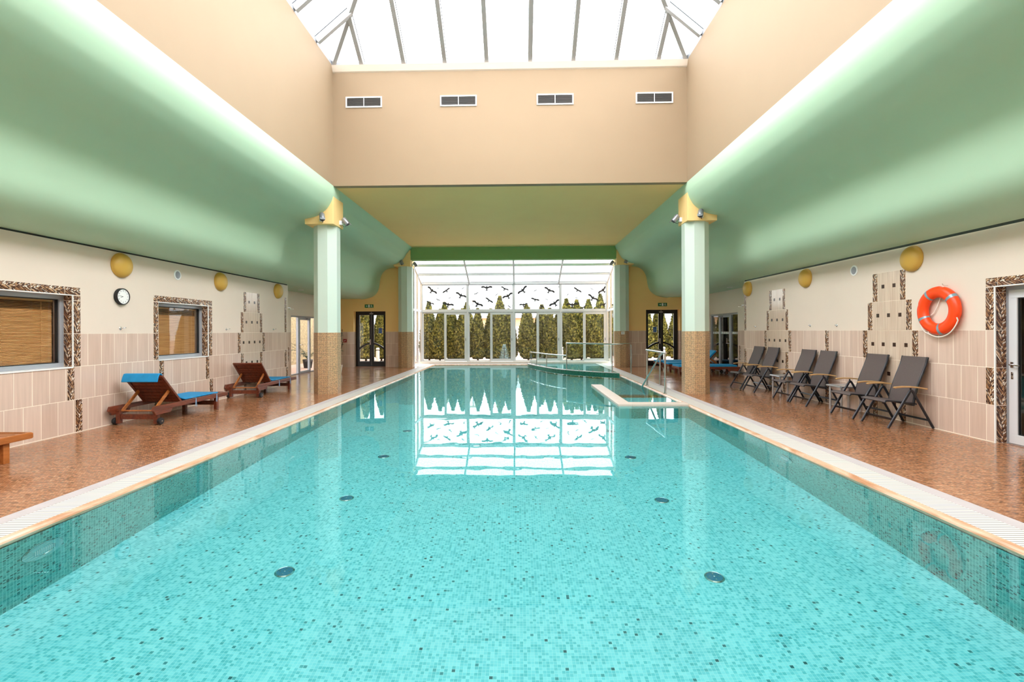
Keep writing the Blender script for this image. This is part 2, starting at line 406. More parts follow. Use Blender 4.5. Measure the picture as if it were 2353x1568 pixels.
# gutter grate: white slats across
m, nt, b = nm('white_gutter_grate'); u, v, tc = coords(nt, ('X', 'Y'))
s1 = mathn(nt, 'LESS_THAN', mathn(nt, 'FRACT', mathn(nt, 'MULTIPLY', v, 1 / 0.034)), 0.26)
nt.links.new(mixc(nt, s1, lin(224, 218, 212), lin(120, 116, 110)), b.inputs['Base Color']); b.inputs['Roughness'].default_value = 0.45
M['grate'] = m
m, nt, b = nm('white_gutter_grate_end'); u, v, tc = coords(nt, ('X', 'Y'))
s1 = mathn(nt, 'LESS_THAN', mathn(nt, 'FRACT', mathn(nt, 'MULTIPLY', u, 1 / 0.034)), 0.26)
nt.links.new(mixc(nt, s1, lin(224, 218, 212), lin(120, 116, 110)), b.inputs['Base Color']); b.inputs['Roughness'].default_value = 0.45
M['grate2'] = m
# warm marble coping
m, nt, b = nm('warm_marble'); tc = nt.nodes.new('ShaderNodeTexCoord'); mp = nt.nodes.new('ShaderNodeMapping'); mp.inputs['Scale'].default_value = (6, 1.2, 6)
nz = nt.nodes.new('ShaderNodeTexNoise'); nz.inputs['Scale'].default_value = 1.6; nz.inputs['Detail'].default_value = 6; nz.inputs['Distortion'].default_value = 1.0
nt.links.new(tc.outputs['Object'], mp.inputs[0]); nt.links.new(mp.outputs[0], nz.inputs['Vector'])
rp = ramp(nt, [(0.3, lin(186, 132, 96)), (0.5, lin(212, 168, 138)), (0.75, lin(224, 194, 172))]); nt.links.new(nz.outputs['Fac'], rp.inputs[0]); nt.links.new(rp.outputs[0], b.inputs['Base Color'])
b.inputs['Roughness'].default_value = 0.25
M['marble'] = m

# blind slats
M['bamboo'] = wood('bamboo_slat', (186, 132, 74), (222, 172, 110), 0.5, (1.5, 1.5, 30))

# thuja foliage
m, nt, b = nm('thuja_foliage'); tc = nt.nodes.new('ShaderNodeTexCoord'); nz = nt.nodes.new('ShaderNodeTexNoise'); nz.inputs['Scale'].default_value = 9; nz.inputs['Detail'].default_value = 4
nt.links.new(tc.outputs['Object'], nz.inputs['Vector'])
rp = ramp(nt, [(0.36, lin(48, 54, 16)), (0.5, lin(106, 106, 40)), (0.64, lin(176, 168, 84))]); nt.links.new(nz.outputs['Fac'], rp.inputs[0]); nt.links.new(rp.outputs[0], b.inputs['Base Color'])  # dark stop paints shaded gaps between sprays into the leaf colour
b.inputs['Roughness'].default_value = 0.7
M['thuja'] = m
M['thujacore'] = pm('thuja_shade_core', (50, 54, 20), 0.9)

# water : smooth refracting surface, faint ripple
m = bpy.data.materials.new('pool_water'); m.use_nodes = True; nt = m.node_tree; nt.nodes.clear()
out = nt.nodes.new('ShaderNodeOutputMaterial')
gl = nt.nodes.new('ShaderNodeBsdfGlass'); gl.inputs['IOR'].default_value = 1.333; gl.inputs['Roughness'].default_value = 0.0
gl.inputs['Color'].default_value = (0.76, 0.965, 0.985, 1)
tc = nt.nodes.new('ShaderNodeTexCoord'); nz = nt.nodes.new('ShaderNodeTexNoise'); nz.inputs['Scale'].default_value = 2.2; nz.inputs['Detail'].default_value = 2
bp = nt.nodes.new('ShaderNodeBump'); bp.inputs['Strength'].default_value = 0.25; bp.inputs['Distance'].default_value = 0.0035
nt.links.new(tc.outputs['Object'], nz.inputs['Vector']); nt.links.new(nz.outputs['Fac'], bp.inputs['Height']); nt.links.new(bp.outputs[0], gl.inputs['Normal'])
nt.links.new(gl.outputs[0], out.inputs[0])
M['water'] = m

# ------------------------------------------------------------------ main dimensions (metres; camera at x=0,y=0)
CX = -0.215                     # hall centre line
WL, WR = -6.64, 6.262           # near side walls
FL, FR = -7.75, 7.32            # far, set-back side walls
YE = 20.45                      # end wall
YG = 22.37                      # glazed front
YB = -3.5                       # back wall
YS = 11.363                     # end of the skylight shaft
ZS, ZT = 4.944, 7.76             # shaft bottom and top
SL, SR = CX - 4.142, CX + 4.142
PL, PR = -3.74, 3.40            # pool sides
PN, PF = 0.5, 21.72             # pool ends
ZP, ZWAT = -1.33, -0.03
ROW = 0.495; DADO = 3 * ROW

def struct(o, label, cat): return tag(o, label, cat, kind='structure')

# ------------------------------------------------------------------ floor, coping, pool
mb = MB()
mb.box(FL - 0.3, -4.20, YB, YE + 0.4, -0.14, 0)
mb.box(3.89, FR + 0.3, YB, YE + 0.4, -0.14, 0)
mb.box(-4.20, 3.89, YB, PN - 0.46, -0.14, 0)
struct(mb.build('floor', M['deck']), 'brown glossy mosaic pool deck along both long sides', 'floor')

def ring(name, mat, mat2, i, o, z0, z1, label):
    # i/o: inner and outer (left,right,near,far)
    mb = MB()
    mb.box(o[0], i[0], o[2], o[3], z0, z1, 0); mb.box(i[1], o[1], o[2], o[3], z0, z1, 0)
    mb.box(i[0], i[1], o[2], i[2], z0, z1, 1); mb.box(i[0], i[1], i[3], o[3], z0, z1, 1)
    return struct(mb.build(name, [mat, mat2]), label, 'pool edge')
ring('trim_1', M['grate'], M['grate2'], (-3.80, 3.46, PN - 0.07, PF + 0.07), (-4.06, 3.75, PN - 0.33, PF + 0.33), -0.14, 0.0, 'white slotted overflow grate running round the pool')
ring('trim_2', M['stone'], M['stone'], (-4.06, 3.75, PN - 0.33, PF + 0.33), (-4.20, 3.89, PN - 0.46, PF + 0.5), -0.14, 0.002, 'pale grey stone border between deck and grate')
# rounded marble lip
mb = MB()
prof = [(0.0, -0.12), (0.0, -0.035), (0.008, -0.018), (0.022, -0.006), (0.06, 0.0), (0.06, -0.12)]
for (o, U, W) in (((PL, PN, 0), (-1, 0, 0), (0, PF - PN, 0)), ((PR, PN, 0), (1, 0, 0), (0, PF - PN, 0)),
                  ((PL - 0.06, PN, 0), (0, -1, 0), (PR - PL + 0.12, 0, 0)), ((PL - 0.06, PF, 0), (0, 1, 0), (PR - PL + 0.12, 0, 0))):
    mb.prism(prof, o, U, (0, 0, 1), W)
struct(mb.build('trim_3', M['marble']), 'warm marble coping lip at the water line', 'pool edge')

mb = MB()
mb.box(PL - 0.1, PR + 0.1, PN - 0.1, PF + 0.1, ZP - 0.15, ZP, 0)
mb.box(PL - 0.12, PL, PN, PF, ZP, -0.1, 1); mb.box(PR, PR + 0.12, PN, PF, ZP, -0.1, 1)
mb.box(PL - 0.12, PR + 0.12, PN - 0.12, PN, ZP, -0.1, 2); mb.box(PL - 0.12, PR + 0.12, PF, PF + 0.12, ZP, -0.1, 2)
struct(mb.build('pool', [M['poolfloor'], M['poolwallx'], M['poolwally']]), 'turquoise mosaic swimming pool basin under the water', 'pool')

# whirlpool rim curve, from the far coping round to the right-hand coping
RIM = [(0.40, 21.72), (0.43, 21.20), (0.56, 20.66), (0.74, 20.10), (0.98, 19.36), (1.32, 18.55), (1.80, 17.82), (2.50, 17.10), (3.00, 16.72), (3.40, 16.46)]
def smooth_curve(P, n):
    out = []
    P = [Vector((a[0], a[1], 0)) for a in P]; k = len(P)
    for i in range(k - 1):
        p0 = P[max(i-1, 0)]; p1 = P[i]; p2 = P[i+1]; p3 = P[min(i+2, k-1)]
        for j in range(n):
            t = j / n
            out.append(0.5 * ((2*p1) + (-p0+p2)*t + (2*p0-5*p1+4*p2-p3)*t*t + (-p0+3*p1-3*p2+p3)*t**3))
    out.append(P[-1]); return out
RC = smooth_curve(RIM, 6)
def offset_curve(C, d):
    out = []
    for i, p in enumerate(C):
        t = (C[min(i+1, len(C)-1)] - C[max(i-1, 0)]).normalized(); n = Vector((-t.y, t.x, 0))
        q = p + n * d; q.x = min(q.x, PR); q.y = min(q.y, PF); out.append(q)
    return out
RI = offset_curve(RC, 0.20)      # inner edge of the rim
mb = MB()
rows = [[(p.x, p.y, ZP) for p in RC], [(p.x, p.y, 0.05) for p in RC]]
mb.grid(rows, 0)
mb.grid([[(p.x, p.y, 0.05) for p in RC], [(p.x, p.y, 0.06) for p in offset_curve(RC, 0.015)], [(p.x, p.y, 0.055) for p in RI]], 1)
mb.grid([[(p.x, p.y, 0.055) for p in RI], [(p.x, p.y, -0.55) for p in RI]], 2)
# inner floor
mb.quad([(p.x, p.y, -0.55) for p in RI] + [(PR, PF, -0.55)], 3)
mb.quad([(PR, RI[-1].y, -0.55), (PR, PF, -0.55), (PR, PF, 0.05), (PR, RI[-1].y, 0.05)], 2)
mb.quad([(RI[0].x, PF, -0.55), (PR, PF, -0.55), (PR, PF, 0.05), (RI[0].x, PF, 0.05)], 2)
wp = struct(mb.build('whirlpool', [M['rimmosaic'], M['stone'], M['poolwally'], M['poolfloor']], smooth=False), 'raised curved whirlpool basin in the far corner of the pool', 'whirlpool')
mb = MB()
mb.quad([(p.x, p.y, 0.048) for p in RI] + [(PR, PF, 0.048)], 0)
struct(mb.build('water_2', M['water']), 'still water filling the raised whirlpool', 'water')
mb = MB()
mb.quad([(PL, PN, ZWAT), (PR, PN, ZWAT), (PR, RC[-1].y, ZWAT)] + [(p.x, p.y, ZWAT) for p in reversed(RC)][1:] + [(PL, PF, ZWAT)], 0)
struct(mb.build('water_1', M['water']), 'calm clear water of the main swimming pool', 'water')

# L-shaped entry steps at the right
mb = MB()
mb.box(2.02, 2.27, 9.85, 13.45, ZP, 0.0, 0); mb.box(2.27, PR, 9.85, 10.13, ZP, 0.0, 1)
st = struct(mb.build('pool_steps', [M['poolwallx'], M['poolwally']]), 'walled entry steps in the pool by the handrail', 'steps')
mb = MB(); mb.box(2.00, 2.28, 9.83, 13.47, -0.045, 0.012); mb.box(2.28, PR + 0.02, 9.83, 10.15, -0.045, 0.012)
mb.build('coping', M['copestone'], st, bevel=0.006)
for k, (y0, y1, z) in enumerate(((10.15, 11.25, -0.13), (11.25, 11.70, -0.34), (11.7, 12.1, -0.58), (12.1, 12.5, -0.85))):
    mb = MB(); mb.box(2.28, PR, y0, y1, ZP, z, 0); t = mb.build('tread', M['poolfloor'] if k in (0, 3) else M['steptop'], st)
    mb = MB(); mb.box(2.28, PR, y1 - 0.06, y1 + 0.004, z - 0.1, z + 0.003, 0); mb.build('nosing', M['stepedge'], st)

# ------------------------------------------------------------------ ceilings (rolled vaults)
PROF = [(4.142, 4.944), (4.136, 4.85), (4.136, 4.77), (4.143, 4.70), (4.172, 4.60), (4.235, 4.48), (4.31, 4.385), (4.47, 4.263), (4.62, 4.205), (4.82, 4.165),
        (5.02, 4.135), (5.22, 4.06), (5.385, 3.92), (5.49, 3.72), (5.545, 3.45), (5.62, 3.20), (5.77, 3.03), (5.98, 2.92), (6.20, 2.872), (6.43, 2.862)]
def spl(P, n):
    C = smooth_curve(P, n); return [(c.x, c.y) for c in C]
PC = spl(PROF, 4)
def vault(side, sharp):
    Ys = [YB + 0.0, -2.5, 0, 2.5, 5, 7.5, 10, 11.2]
    if sharp: Ys += [11.60, 11.70, 11.74, 11.757, 11.773, 11.79, 11.9, 12.0]
    else: Ys += [11.3, 11.45, 11.6, 11.75, 11.9, 12.05, 12.2]
    Ys += [12.6, 13.5, 14.5, 16, 18, 19.5, YE + 0.05]
    y0, y1 = (11.74, 11.79) if sharp else (11.3, 12.2)
    rows = []
    for y in Ys:
        f = min(1, max(0, (y - y0) / (y1 - y0))); f = f * f * (3 - 2 * f)
        row = []
        for (h, z) in PC:
            w = min(1, max(0, (6.1 - h) / 0.9)) * min(1, max(0, (4.944 - z) / 0.3))
            row.append((CX + side * (h + (0.20 if sharp else 0.11) * f * w), y, z + 0.035 * f * min(1, max(0, (4.944 - z) / 0.6)) * min(1, max(0, (6.43 - h) / 0.3))))
        rows.append(row)
    mb = MB(); mb.grid(rows, 0)
    # flat soffit over the set-back wall
    xs = CX + side * 6.43; xf = FL if side < 0 else FR
    mb.box(xs - side * 0.0, xf + side * 0.1, 13.5, YE + 0.05, 2.885, 2.95, 0)
    o = mb.build('ceiling_left' if side < 0 else 'ceiling_right', M['green'], smooth=True)
    struct(o, 'mint green rolled vault ceiling above the ' + ('sun loungers' if side < 0 else 'folding chairs'), 'ceiling')
    return o
vault(-1, True); vault(1, False)
mb = MB(); mb.box(SL, SR, YS + 0.18, 20.2, ZS, ZS + 0.1)
struct(mb.build('ceiling', M['yellow']), 'flat yellow ceiling between the two vaults', 'ceiling')
# roofs that close the building
mb = MB(); mb.box(FL - 0.6, SL - 0.19, YB - 0.2, YE + 0.3, 5.2, 5.4); mb.box(SR + 0.19, FR + 0.6, YB - 0.2, YE + 0.5, 5.2, 5.4); mb.box(SL - 0.2, SR + 0.2, YS + 0.18, 20.2, 5.2, 5.4)
struct(mb.build('roof', M['roofgrey']), 'flat grey roof slabs over the vaults and far hall', 'roof')

# shaft walls
mb = MB(); mb.box(SL - 0.2, SL, YB, YS + 0.18, ZS - 0.01, ZT)
struct(mb.build('wall_shaft_left', M['peach']), 'peach side wall of the skylight shaft above the loungers', 'wall')
mb = MB(); mb.box(SR, SR + 0.2, YB, YS + 0.18, ZS - 0.01, ZT)
struct(mb.build('wall_shaft_right', M['peach']), 'peach side wall of the skylight shaft above the folding chairs', 'wall')
mb = MB(); mb.box(SL, SR, YS, YS + 0.18, ZS - 0.005, ZT)
wse = struct(mb.build('wall_shaft_end', M['peach']), 'peach end wall of the skylight shaft with four air vents', 'wall')
mb = MB(); mb.prism([(0, 7.605), (-0.03, 7.625), (-0.10, 7.745), (0, 7.745)], (SL, YS, 0), (0, 1, 0), (0, 0, 1), (SR - SL, 0, 0))
mb.build('ledge', M['cream'], wse)
mb = MB(); mb.box(FL - 0.3, SL, YB - 0.2, YB, -0.1, 5.3); mb.box(SR, FR + 0.3, YB - 0.2, YB, -0.1, 5.3); mb.box(SL, SR, YB - 0.2, YB, -0.1, ZT + 4.6)
struct(mb.build('wall_back', M['cream']), 'cream wall closing the hall behind the photographer', 'wall')
# ------------------------------------------------------------------ long walls
def grid_wall(mb, fixed, u0, u1, z0, z1, openings, horizontal, split=DADO):
    # fixed: (a,b) thickness range on the other axis; horizontal 'Y' = wall runs along Y
    us = sorted({u0, u1} | {o[0] for o in openings} | {o[1] for o in openings}); us = [u for u in us if u0 <= u <= u1]
    zs = sorted({z0, z1, split} | {o[2] for o in openings} | {o[3] for o in openings}); zs = [z for z in zs if z0 <= z <= z1]
    for i in range(len(us) - 1):
        for j in range(len(zs) - 1):
            uc = (us[i] + us[i+1]) / 2; zc = (zs[j] + zs[j+1]) / 2
            if any(o[0] < uc < o[1] and o[2] < zc < o[3] for o in openings): continue
            mat = 1 if zc < split else 0
            if horizontal == 'Y': mb.box(fixed[0], fixed[1], us[i], us[i+1], zs[j], zs[j+1], mat)
            else: mb.box(us[i], us[i+1], fixed[0], fixed[1], zs[j], zs[j+1], mat)

WA = (4.60, 7.075, 0.985, 2.055); WB = (8.80, 10.235, 0.985, 2.055)
DR = (5.62, 6.53, 0.0, 2.055)
mb = MB(); grid_wall(mb, (WL - 0.3, WL), YB, 13.83, 0, 2.835, [WA, WB], 'Y')
mb.box(FL - 0.3, WL - 0.3, 13.53, 13.83, 0, 2.9, 0)
mb.box(WL - 0.3, WL - 0.02, YB, 13.83, 2.835, 2.95, 2)  # near-black strip paints the shadow slit under the vault edge
wl = struct(mb.build('wall_left', [M['cream'], M['tileY'], M['dark']]), 'cream and beige tiled wall with two bamboo-blind windows', 'wall')
mb = MB(); grid_wall(mb, (WR, WR + 0.3), YB, 13.62, 0, 2.835, [DR], 'Y')
mb.box(WR + 0.3, FR + 0.3, 13.32, 13.62, 0, 2.9, 0)
mb.box(WR + 0.02, WR + 0.3, YB, 13.62, 2.835, 2.95, 2)  # same painted slit shade above the chair-side wall
wr = struct(mb.build('wall_right', [M['cream'], M['tileYR'], M['dark']]), 'cream and beige tiled wall behind the folding chairs', 'wall')
D2 = (16.36, 18.75, 0.0, 2.06); D3 = (16.38, 18.75, 0.0, 2.09)
mb = MB(); grid_wall(mb, (FL - 0.25, FL), 13.83, YE, 0, 2.95, [D2], 'Y')
wl2 = struct(mb.build('wall_left_rear', [M['cream'], M['tileY']]), 'set-back wall with aluminium door behind the near column', 'wall')
mb = MB(); grid_wall(mb, (FR, FR + 0.25), 13.62, YE, 0, 2.95, [D3], 'Y')
wr2 = struct(mb.build('wall_right_rear', [M['cream'], M['tileY']]), 'set-back wall with aluminium door behind the blue loungers', 'wall')
DE1 = (-7.00, -5.64, 0.0, 2.36); DE2 = (5.34, 6.74, 0.0, 2.37)
mb = MB(); grid_wall(mb, (YE, YE + 0.42), FL - 0.25, -4.57, 0, 5.2, [DE1], 'X')
we1 = struct(mb.build('wall_end_left', [M['yellow'], M['tileX']]), 'yellow end wall around the dark door beside the far column', 'wall')
mb = MB(); grid_wall(mb, (YE, YE + 0.42), 4.13, FR + 0.25, 0, 5.2, [DE2], 'X')
we2 = struct(mb.build('wall_end_right', [M['yellow'], M['tileX']]), 'yellow end wall around the dark door behind blue loungers', 'wall')
mb = MB(); mb.box(SL - 0.3, SR + 0.3, 19.82, 20.2, 4.43, 5.2)
struct(mb.build('wall_beam', M['beam']), 'dark green beam above the glazed garden front', 'wall')

# leaf borders, tile pyramids (surface decoration of the walls)
def leafstrip(mb, X, side, y0, y1, z0, z1, vert=True, th=0.004):
    # side +1: wall face looks to +X
    x = X + side * th
    w = (y1 - y0) if vert else (z1 - z0); L = (z1 - z0) if vert else (y1 - y0)
    off = random.random() * 9
    uv = [(0, off), (1, off), (1, off + L / w), (0, off + L / w)]
    P = [(x, y0, z0), (x, y1, z0), (x, y1, z1), (x, y0, z1)]
    if not vert: uv = [(0, off), (0, off + L / w), (1, off + L / w), (1, off)]
    if side < 0: P = [P[1], P[0], P[3], P[2]]
    mb.quad(P, 0, uv)
    mb.box(X, x - side * 0.0005, y0, y1, z0, z1, 1)
def strips(parent, X, side, lst):
    mb = MB()
    for (y0, y1, z0, z1) in lst:
        vert = (z1 - z0) >= (y1 - y0)
        if vert:
            z = z0
            while z < z1 - 0.02:
                ze = min((math.floor(z / ROW + 0.001) + 1) * ROW, z1); leafstrip(mb, X, side, y0, y1, z + 0.004, ze - 0.004, True); z = ze
        else:
            y = y0
            while y < y1 - 0.02:
                ye = min(y + ROW, y1); leafstrip(mb, X, side, y + 0.003, ye - 0.003, z0, z1, False); y = ye
    mb.build('leaf_tile_border', [M['leaf'], M['grout']], parent)
def pyramid(parent, X, side, yc, tiers):
    mp_, ml, md = MB(), MB(), MB()
    for (row, n) in tiers:
        z0 = row * ROW; z1 = z0 + ROW; w = 0.245
        a = yc - n * w / 2; b_ = yc + n * w / 2
        if z0 > DADO - 0.01:
            for k in range(n):
                mp_.box(X, X + side * 0.004, a + k * w + 0.003, a + (k + 1) * w - 0.003, z0 + 0.003, z1 - 0.003)
        else:
            for k in range(n):
                mp_.box(X, X + side * 0.003, a + k * w + 0.003, a + (k + 1) * w - 0.003, z0 + 0.003, z1 - 0.003)
        if z0 > DADO - 0.01:
            mp_.box(X, X + side * 0.0015, a - 0.12, b_ + 0.12, z0, z1, 1)
        for k in range(n):
            c = a + (k + 0.5) * w; zc = z0 + 0.255
            md.box(X, X + side * 0.006, c - 0.032, c + 0.032, zc - 0.032, zc + 0.032)
        for (p, q) in ((a - 0.117, a - 0.006), (b_ + 0.006, b_ + 0.117)):
            leafstrip(ml, X, side, p, q, z0 + 0.004, z1 - 0.004, True, 0.005)
    mp_.build('tile_panel', [M['panel'], M['grout']], parent); ml.build('leaf_tile_panel', [M['leaf'], M['grout']], parent); md.build('mosaic_inset', M['brown_dot'], parent)
TI = [(4, 2), (3, 3), (2, 4), (1, 3), (0, 2)]
pyramid(wl, WL, 1, 11.93, TI)
pyramid(wr, WR, -1, 8.36, TI); pyramid(wr, WR, -1, 11.90, TI)
z = ROW
strips(wl, WL, 1, [(WA[1] + 0.012, WA[1] + 0.125, 2*z, 2.055), (WA[0] - 0.125, WA[0] - 0.012, 2*z, 2.055), (WA[0] - 0.125, WA[1] + 0.125, 2.065, 2.175),
    (WB[0] - 0.125, WB[0] - 0.012, 2*z, 2.055), (WB[1] + 0.012, WB[1] + 0.125, 2*z, 2.055), (WB[0] - 0.125, WB[1] + 0.125, 2.065, 2.175),
    (6.985, 7.095, z, 2*z), (7.115, 7.225, 0, z), (8.815, 8.925, z, 2*z), (10.145, 10.255, z, 2*z), (10.27, 10.38, 0, z), (8.69, 8.80, 0, z),
    (13.62, 13.73, 3*z, 5*z), (13.62, 13.73, z, 2*z), (13.7, 13.81, 0, z)])
strips(wr, WR, -1, [(DR[1] + 0.012, DR[1] + 0.122, 3*z, 2.055), (DR[0] - 0.122, DR[0] - 0.012, 3*z, 2.055), (DR[0] - 0.122, DR[1] + 0.122, 2.065, 2.175), (DR[1] + 0.012, DR[1] + 0.122, z, 2*z),
    (9.95, 10.06, 2*z, 3*z), (10.12, 10.23, z, 2*z), (9.95, 10.06, 0, z), (13.49, 13.60, 3*z, 5*z), (13.49, 13.60, z, 2*z)])
strips(wl2, FL, 1, [(16.1, 16.21, z, 2*z)])
strips(wr2, FR, -1, [(16.18, 16.29, z, 2*z)])
# leaf tiles lining the reveals
def reveal(parent, Y, zz0, zz1, X0, X1, face):
    mb = MB(); z = zz0
    while z < zz1 - 0.02:
        ze = min((math.floor(z / ROW + 0.001) + 1) * ROW, zz1)
        P = [(X0, Y, z + .004), (X1, Y, z + .004), (X1, Y, ze - .004), (X0, Y, ze - .004)]
        w = abs(X1 - X0); o = random.random() * 5
        mb.quad(P if face < 0 else [P[1], P[0], P[3], P[2]], 0, [(0, o), (1, o), (1, o + (ze - z) / w), (0, o + (ze - z) / w)])
        z = ze
    mb.build('reveal_leaf_tile', M['leaf'], parent)
reveal(wl, WA[1] - 0.004, WA[2], WA[3], WL - 0.13, WL - 0.012, -1)
reveal(wl, WB[1] - 0.004, WB[2], WB[3], WL - 0.13, WL - 0.012, -1)
reveal(wr, DR[1] - 0.004, DR[2], DR[3], WR + 0.012, WR + 0.14, -1)
# white corner beads
mb = MB()
for W_ in (WA, WB):
    mb.box(WL - 0.008, WL + 0.006, W_[1] - 0.006, W_[1] + 0.010, W_[2], W_[3]); mb.box(WL - 0.008, WL + 0.006, W_[0] - 0.01, W_[1] + 0.01, W_[3] - 0.004, W_[3] + 0.010)
    mb.box(WL - 0.13, WL + 0.012, W_[0], W_[1], W_[2] - 0.012, W_[2] + 0.006)
mb.build('corner_bead', M['white'], wl)
mb = MB(); mb.box(WR - 0.006, WR + 0.008, DR[1] - 0.006, DR[1] + 0.010, 0, DR[3]); mb.box(WR - 0.006, WR + 0.008, DR[0] - 0.01, DR[1] + 0.01, DR[3] - 0.004, DR[3] + 0.01)
mb.build('corner_bead', M['white'], wr)

# baseboard-like pale grout line along the near walls
mb = MB(); mb.box(WL, WL + 0.005, YB, 13.83, 0, 0.012)
struct(mb.build('baseboard_left', M['grout']), 'thin pale grout line where left tiles meet deck', 'baseboard')
mb = MB(); mb.box(WR - 0.005, WR, DR[1], 13.62, 0, 0.012)
struct(mb.build('baseboard_right', M['grout']), 'thin pale grout line under the folding chairs wall', 'baseboard')

# ------------------------------------------------------------------ windows with blinds (left wall)
def frame_rect(mb, axis, c0, c1, u0, u1, z0, z1, w, mat=0, wb=None):
    wb = wb or w
    for (a, b_, c, d) in ((u0, u0 + w, z0 + wb, z1 - w), (u1 - w, u1, z0 + wb, z1 - w), (u0, u1, z1 - w, z1), (u0, u1, z0, z0 + wb)):
        if axis == 'Y': mb.box(c0, c1, a, b_, c, d, mat)
        else: mb.box(a, b_, c0, c1, c, d, mat)
def side_window(n, W_, label, bl):
    t = thing('window_%d' % n, label, 'window', kind='structure')
    mb = MB(); frame_rect(mb, 'Y', WL - 0.21, WL - 0.135, W_[0], W_[1], W_[2] + 0.006, W_[3], 0.062)
    mb.build('window_frame', M['grey_alu'], t, bevel=0.003)
    mb = MB(); frame_rect(mb, 'Y', WL - 0.205, WL - 0.16, W_[0] + 0.062, W_[1] - 0.062, W_[2] + 0.068, W_[3] - 0.062, 0.012); mb.build('gasket', M['rubber'], t)
    mb = MB(); mb.box(WL - 0.182, WL - 0.176, W_[0] + 0.06, W_[1] - 0.06, W_[2] + 0.06, W_[3] - 0.06); mb.build('pane', M['glass'], t)
    mb = MB(); mb.box(WL - 0.75, WL - 0.72, W_[0] - 0.1, W_[1] + 0.1, W_[2] - 0.1, W_[3] + 0.1); mb.box(WL - 0.75, WL - 0.3, W_[0] - 0.1, W_[1] + 0.1, W_[3] + 0.02, W_[3] + 0.05)
    mb.box(WL - 0.75, WL - 0.3, W_[0] - 0.1, W_[0] - 0.07, W_[2], W_[3]); mb.box(WL - 0.75, WL - 0.3, W_[1] + 0.07, W_[1] + 0.1, W_[2], W_[3]); mb.box(WL - 0.75, WL - 0.3, W_[0] - 0.1, W_[1] + 0.1, W_[2] - 0.05, W_[2] - 0.02)
    mb.build('light_block_box', M['darkroom'], t)  # unseen box added behind the blind to keep sky light out
    b = thing('window_blind', bl, 'blind', (WL - 0.235, (W_[0] + W_[1]) / 2, W_[2] + 0.07), group='bamboo blinds behind the left windows')
    hw = (W_[1] - W_[0]) / 2 - 0.09; H = W_[3] - W_[2] - 0.14
    mb = MB(); k = int(H / 0.021)
    for i in range(k):
        zc = 0.012 + i * 0.021; a = 0.85 if i < k * 0.8 else 0.35
        d = Vector((math.cos(a), 0, math.sin(a))) * 0.0125
        P0 = Vector((0, -hw, zc)); P1 = Vector((0, hw, zc))
        mb.bar(P0, P1, 0.0022, 0.025, up=(-math.sin(0.72 if i < k*0.82 else 1.3), 0, math.cos(0.72 if i < k*0.82 else 1.3)))
    mb.build('slats', M['bamboo'], b)
    mb = MB(); mb.box(-0.02, 0.02, -hw, hw, H - 0.03, H + 0.0); mb.build('headrail', M['bamboo'], b)
    for f in (-0.8, -0.25, 0.3, 0.85):
        mb = MB(); mb.box(0.016, 0.018, hw * f - 0.002, hw * f + 0.002, 0, H); mb.build('cord', M['bamboo'], b)
side_window(1, WA, 'wide wall window with bamboo blind, nearest on the left wall', 'wide bamboo blind behind the window cut by the photo edge')
side_window(2, WB, 'small square wall window with bamboo blind between clock and lounger', 'narrow bamboo blind in the small square window')

# ------------------------------------------------------------------ near right aluminium door
d = thing('door_1', 'white aluminium glass door in leaf-tiled surround beside the lifebuoy', 'door', kind='structure')
mb = MB(); frame_rect(mb, 'Y', WR + 0.14, WR + 0.22, DR[0], DR[1], 0, DR[3], 0.05); mb.build('door_frame', M['grey_alu'], d)
lf = MB(); frame_rect(lf, 'Y', WR + 0.13, WR + 0.19, DR[0] + 0.045, DR[1] - 0.045, 0.015, DR[3] - 0.05, 0.105, wb=0.12)
lfo = lf.build('leaf', M['alu'], d, bevel=0.004)
mb = MB(); frame_rect(mb, 'Y', WR + 0.145, WR + 0.165, DR[0] + 0.15, DR[1] - 0.15, 0.135, DR[3] - 0.155, 0.012); mb.build('gasket', M['rubber'], d)
mb = MB(); mb.box(WR + 0.155, WR + 0.161, DR[0] + 0.14, DR[1] - 0.14, 0.12, DR[3] - 0.14); mb.build('pane', M['darkglass'], d)
mb = MB(); hy = DR[1] - 0.095
mb.box(WR + 0.12, WR + 0.13, hy - 0.02, hy + 0.02, 1.0, 1.07); mb.tube([(WR + 0.13, hy, 1.035), (WR + 0.085, hy, 1.035), (WR + 0.08, hy - 0.02, 1.035), (WR + 0.08, hy - 0.13, 1.03)], 0.009)
mb.box(WR + 0.122, WR + 0.13, hy - 0.014, hy + 0.014, 0.85, 0.94)
mb.build('handle', M['chrome'], d)
mb = MB(); mb.box(WR + 0.3, WR + 2.2, 4.9, 4.95, 0, 2.4); mb.box(WR + 2.15, WR + 2.2, 4.9, 7.4, 0, 2.4); mb.box(WR + 0.3, WR + 2.2, 7.35, 7.4, 0, 2.4); mb.box(WR + 0.3, WR + 2.2, 4.9, 7.4, 2.35, 2.4); mb.box(WR + 0.3, WR + 2.2, 4.9, 7.4, -0.05, 0)
struct(mb.build('wall_sauna_room', M['darkroom']), 'dim room behind the white aluminium door', 'wall')

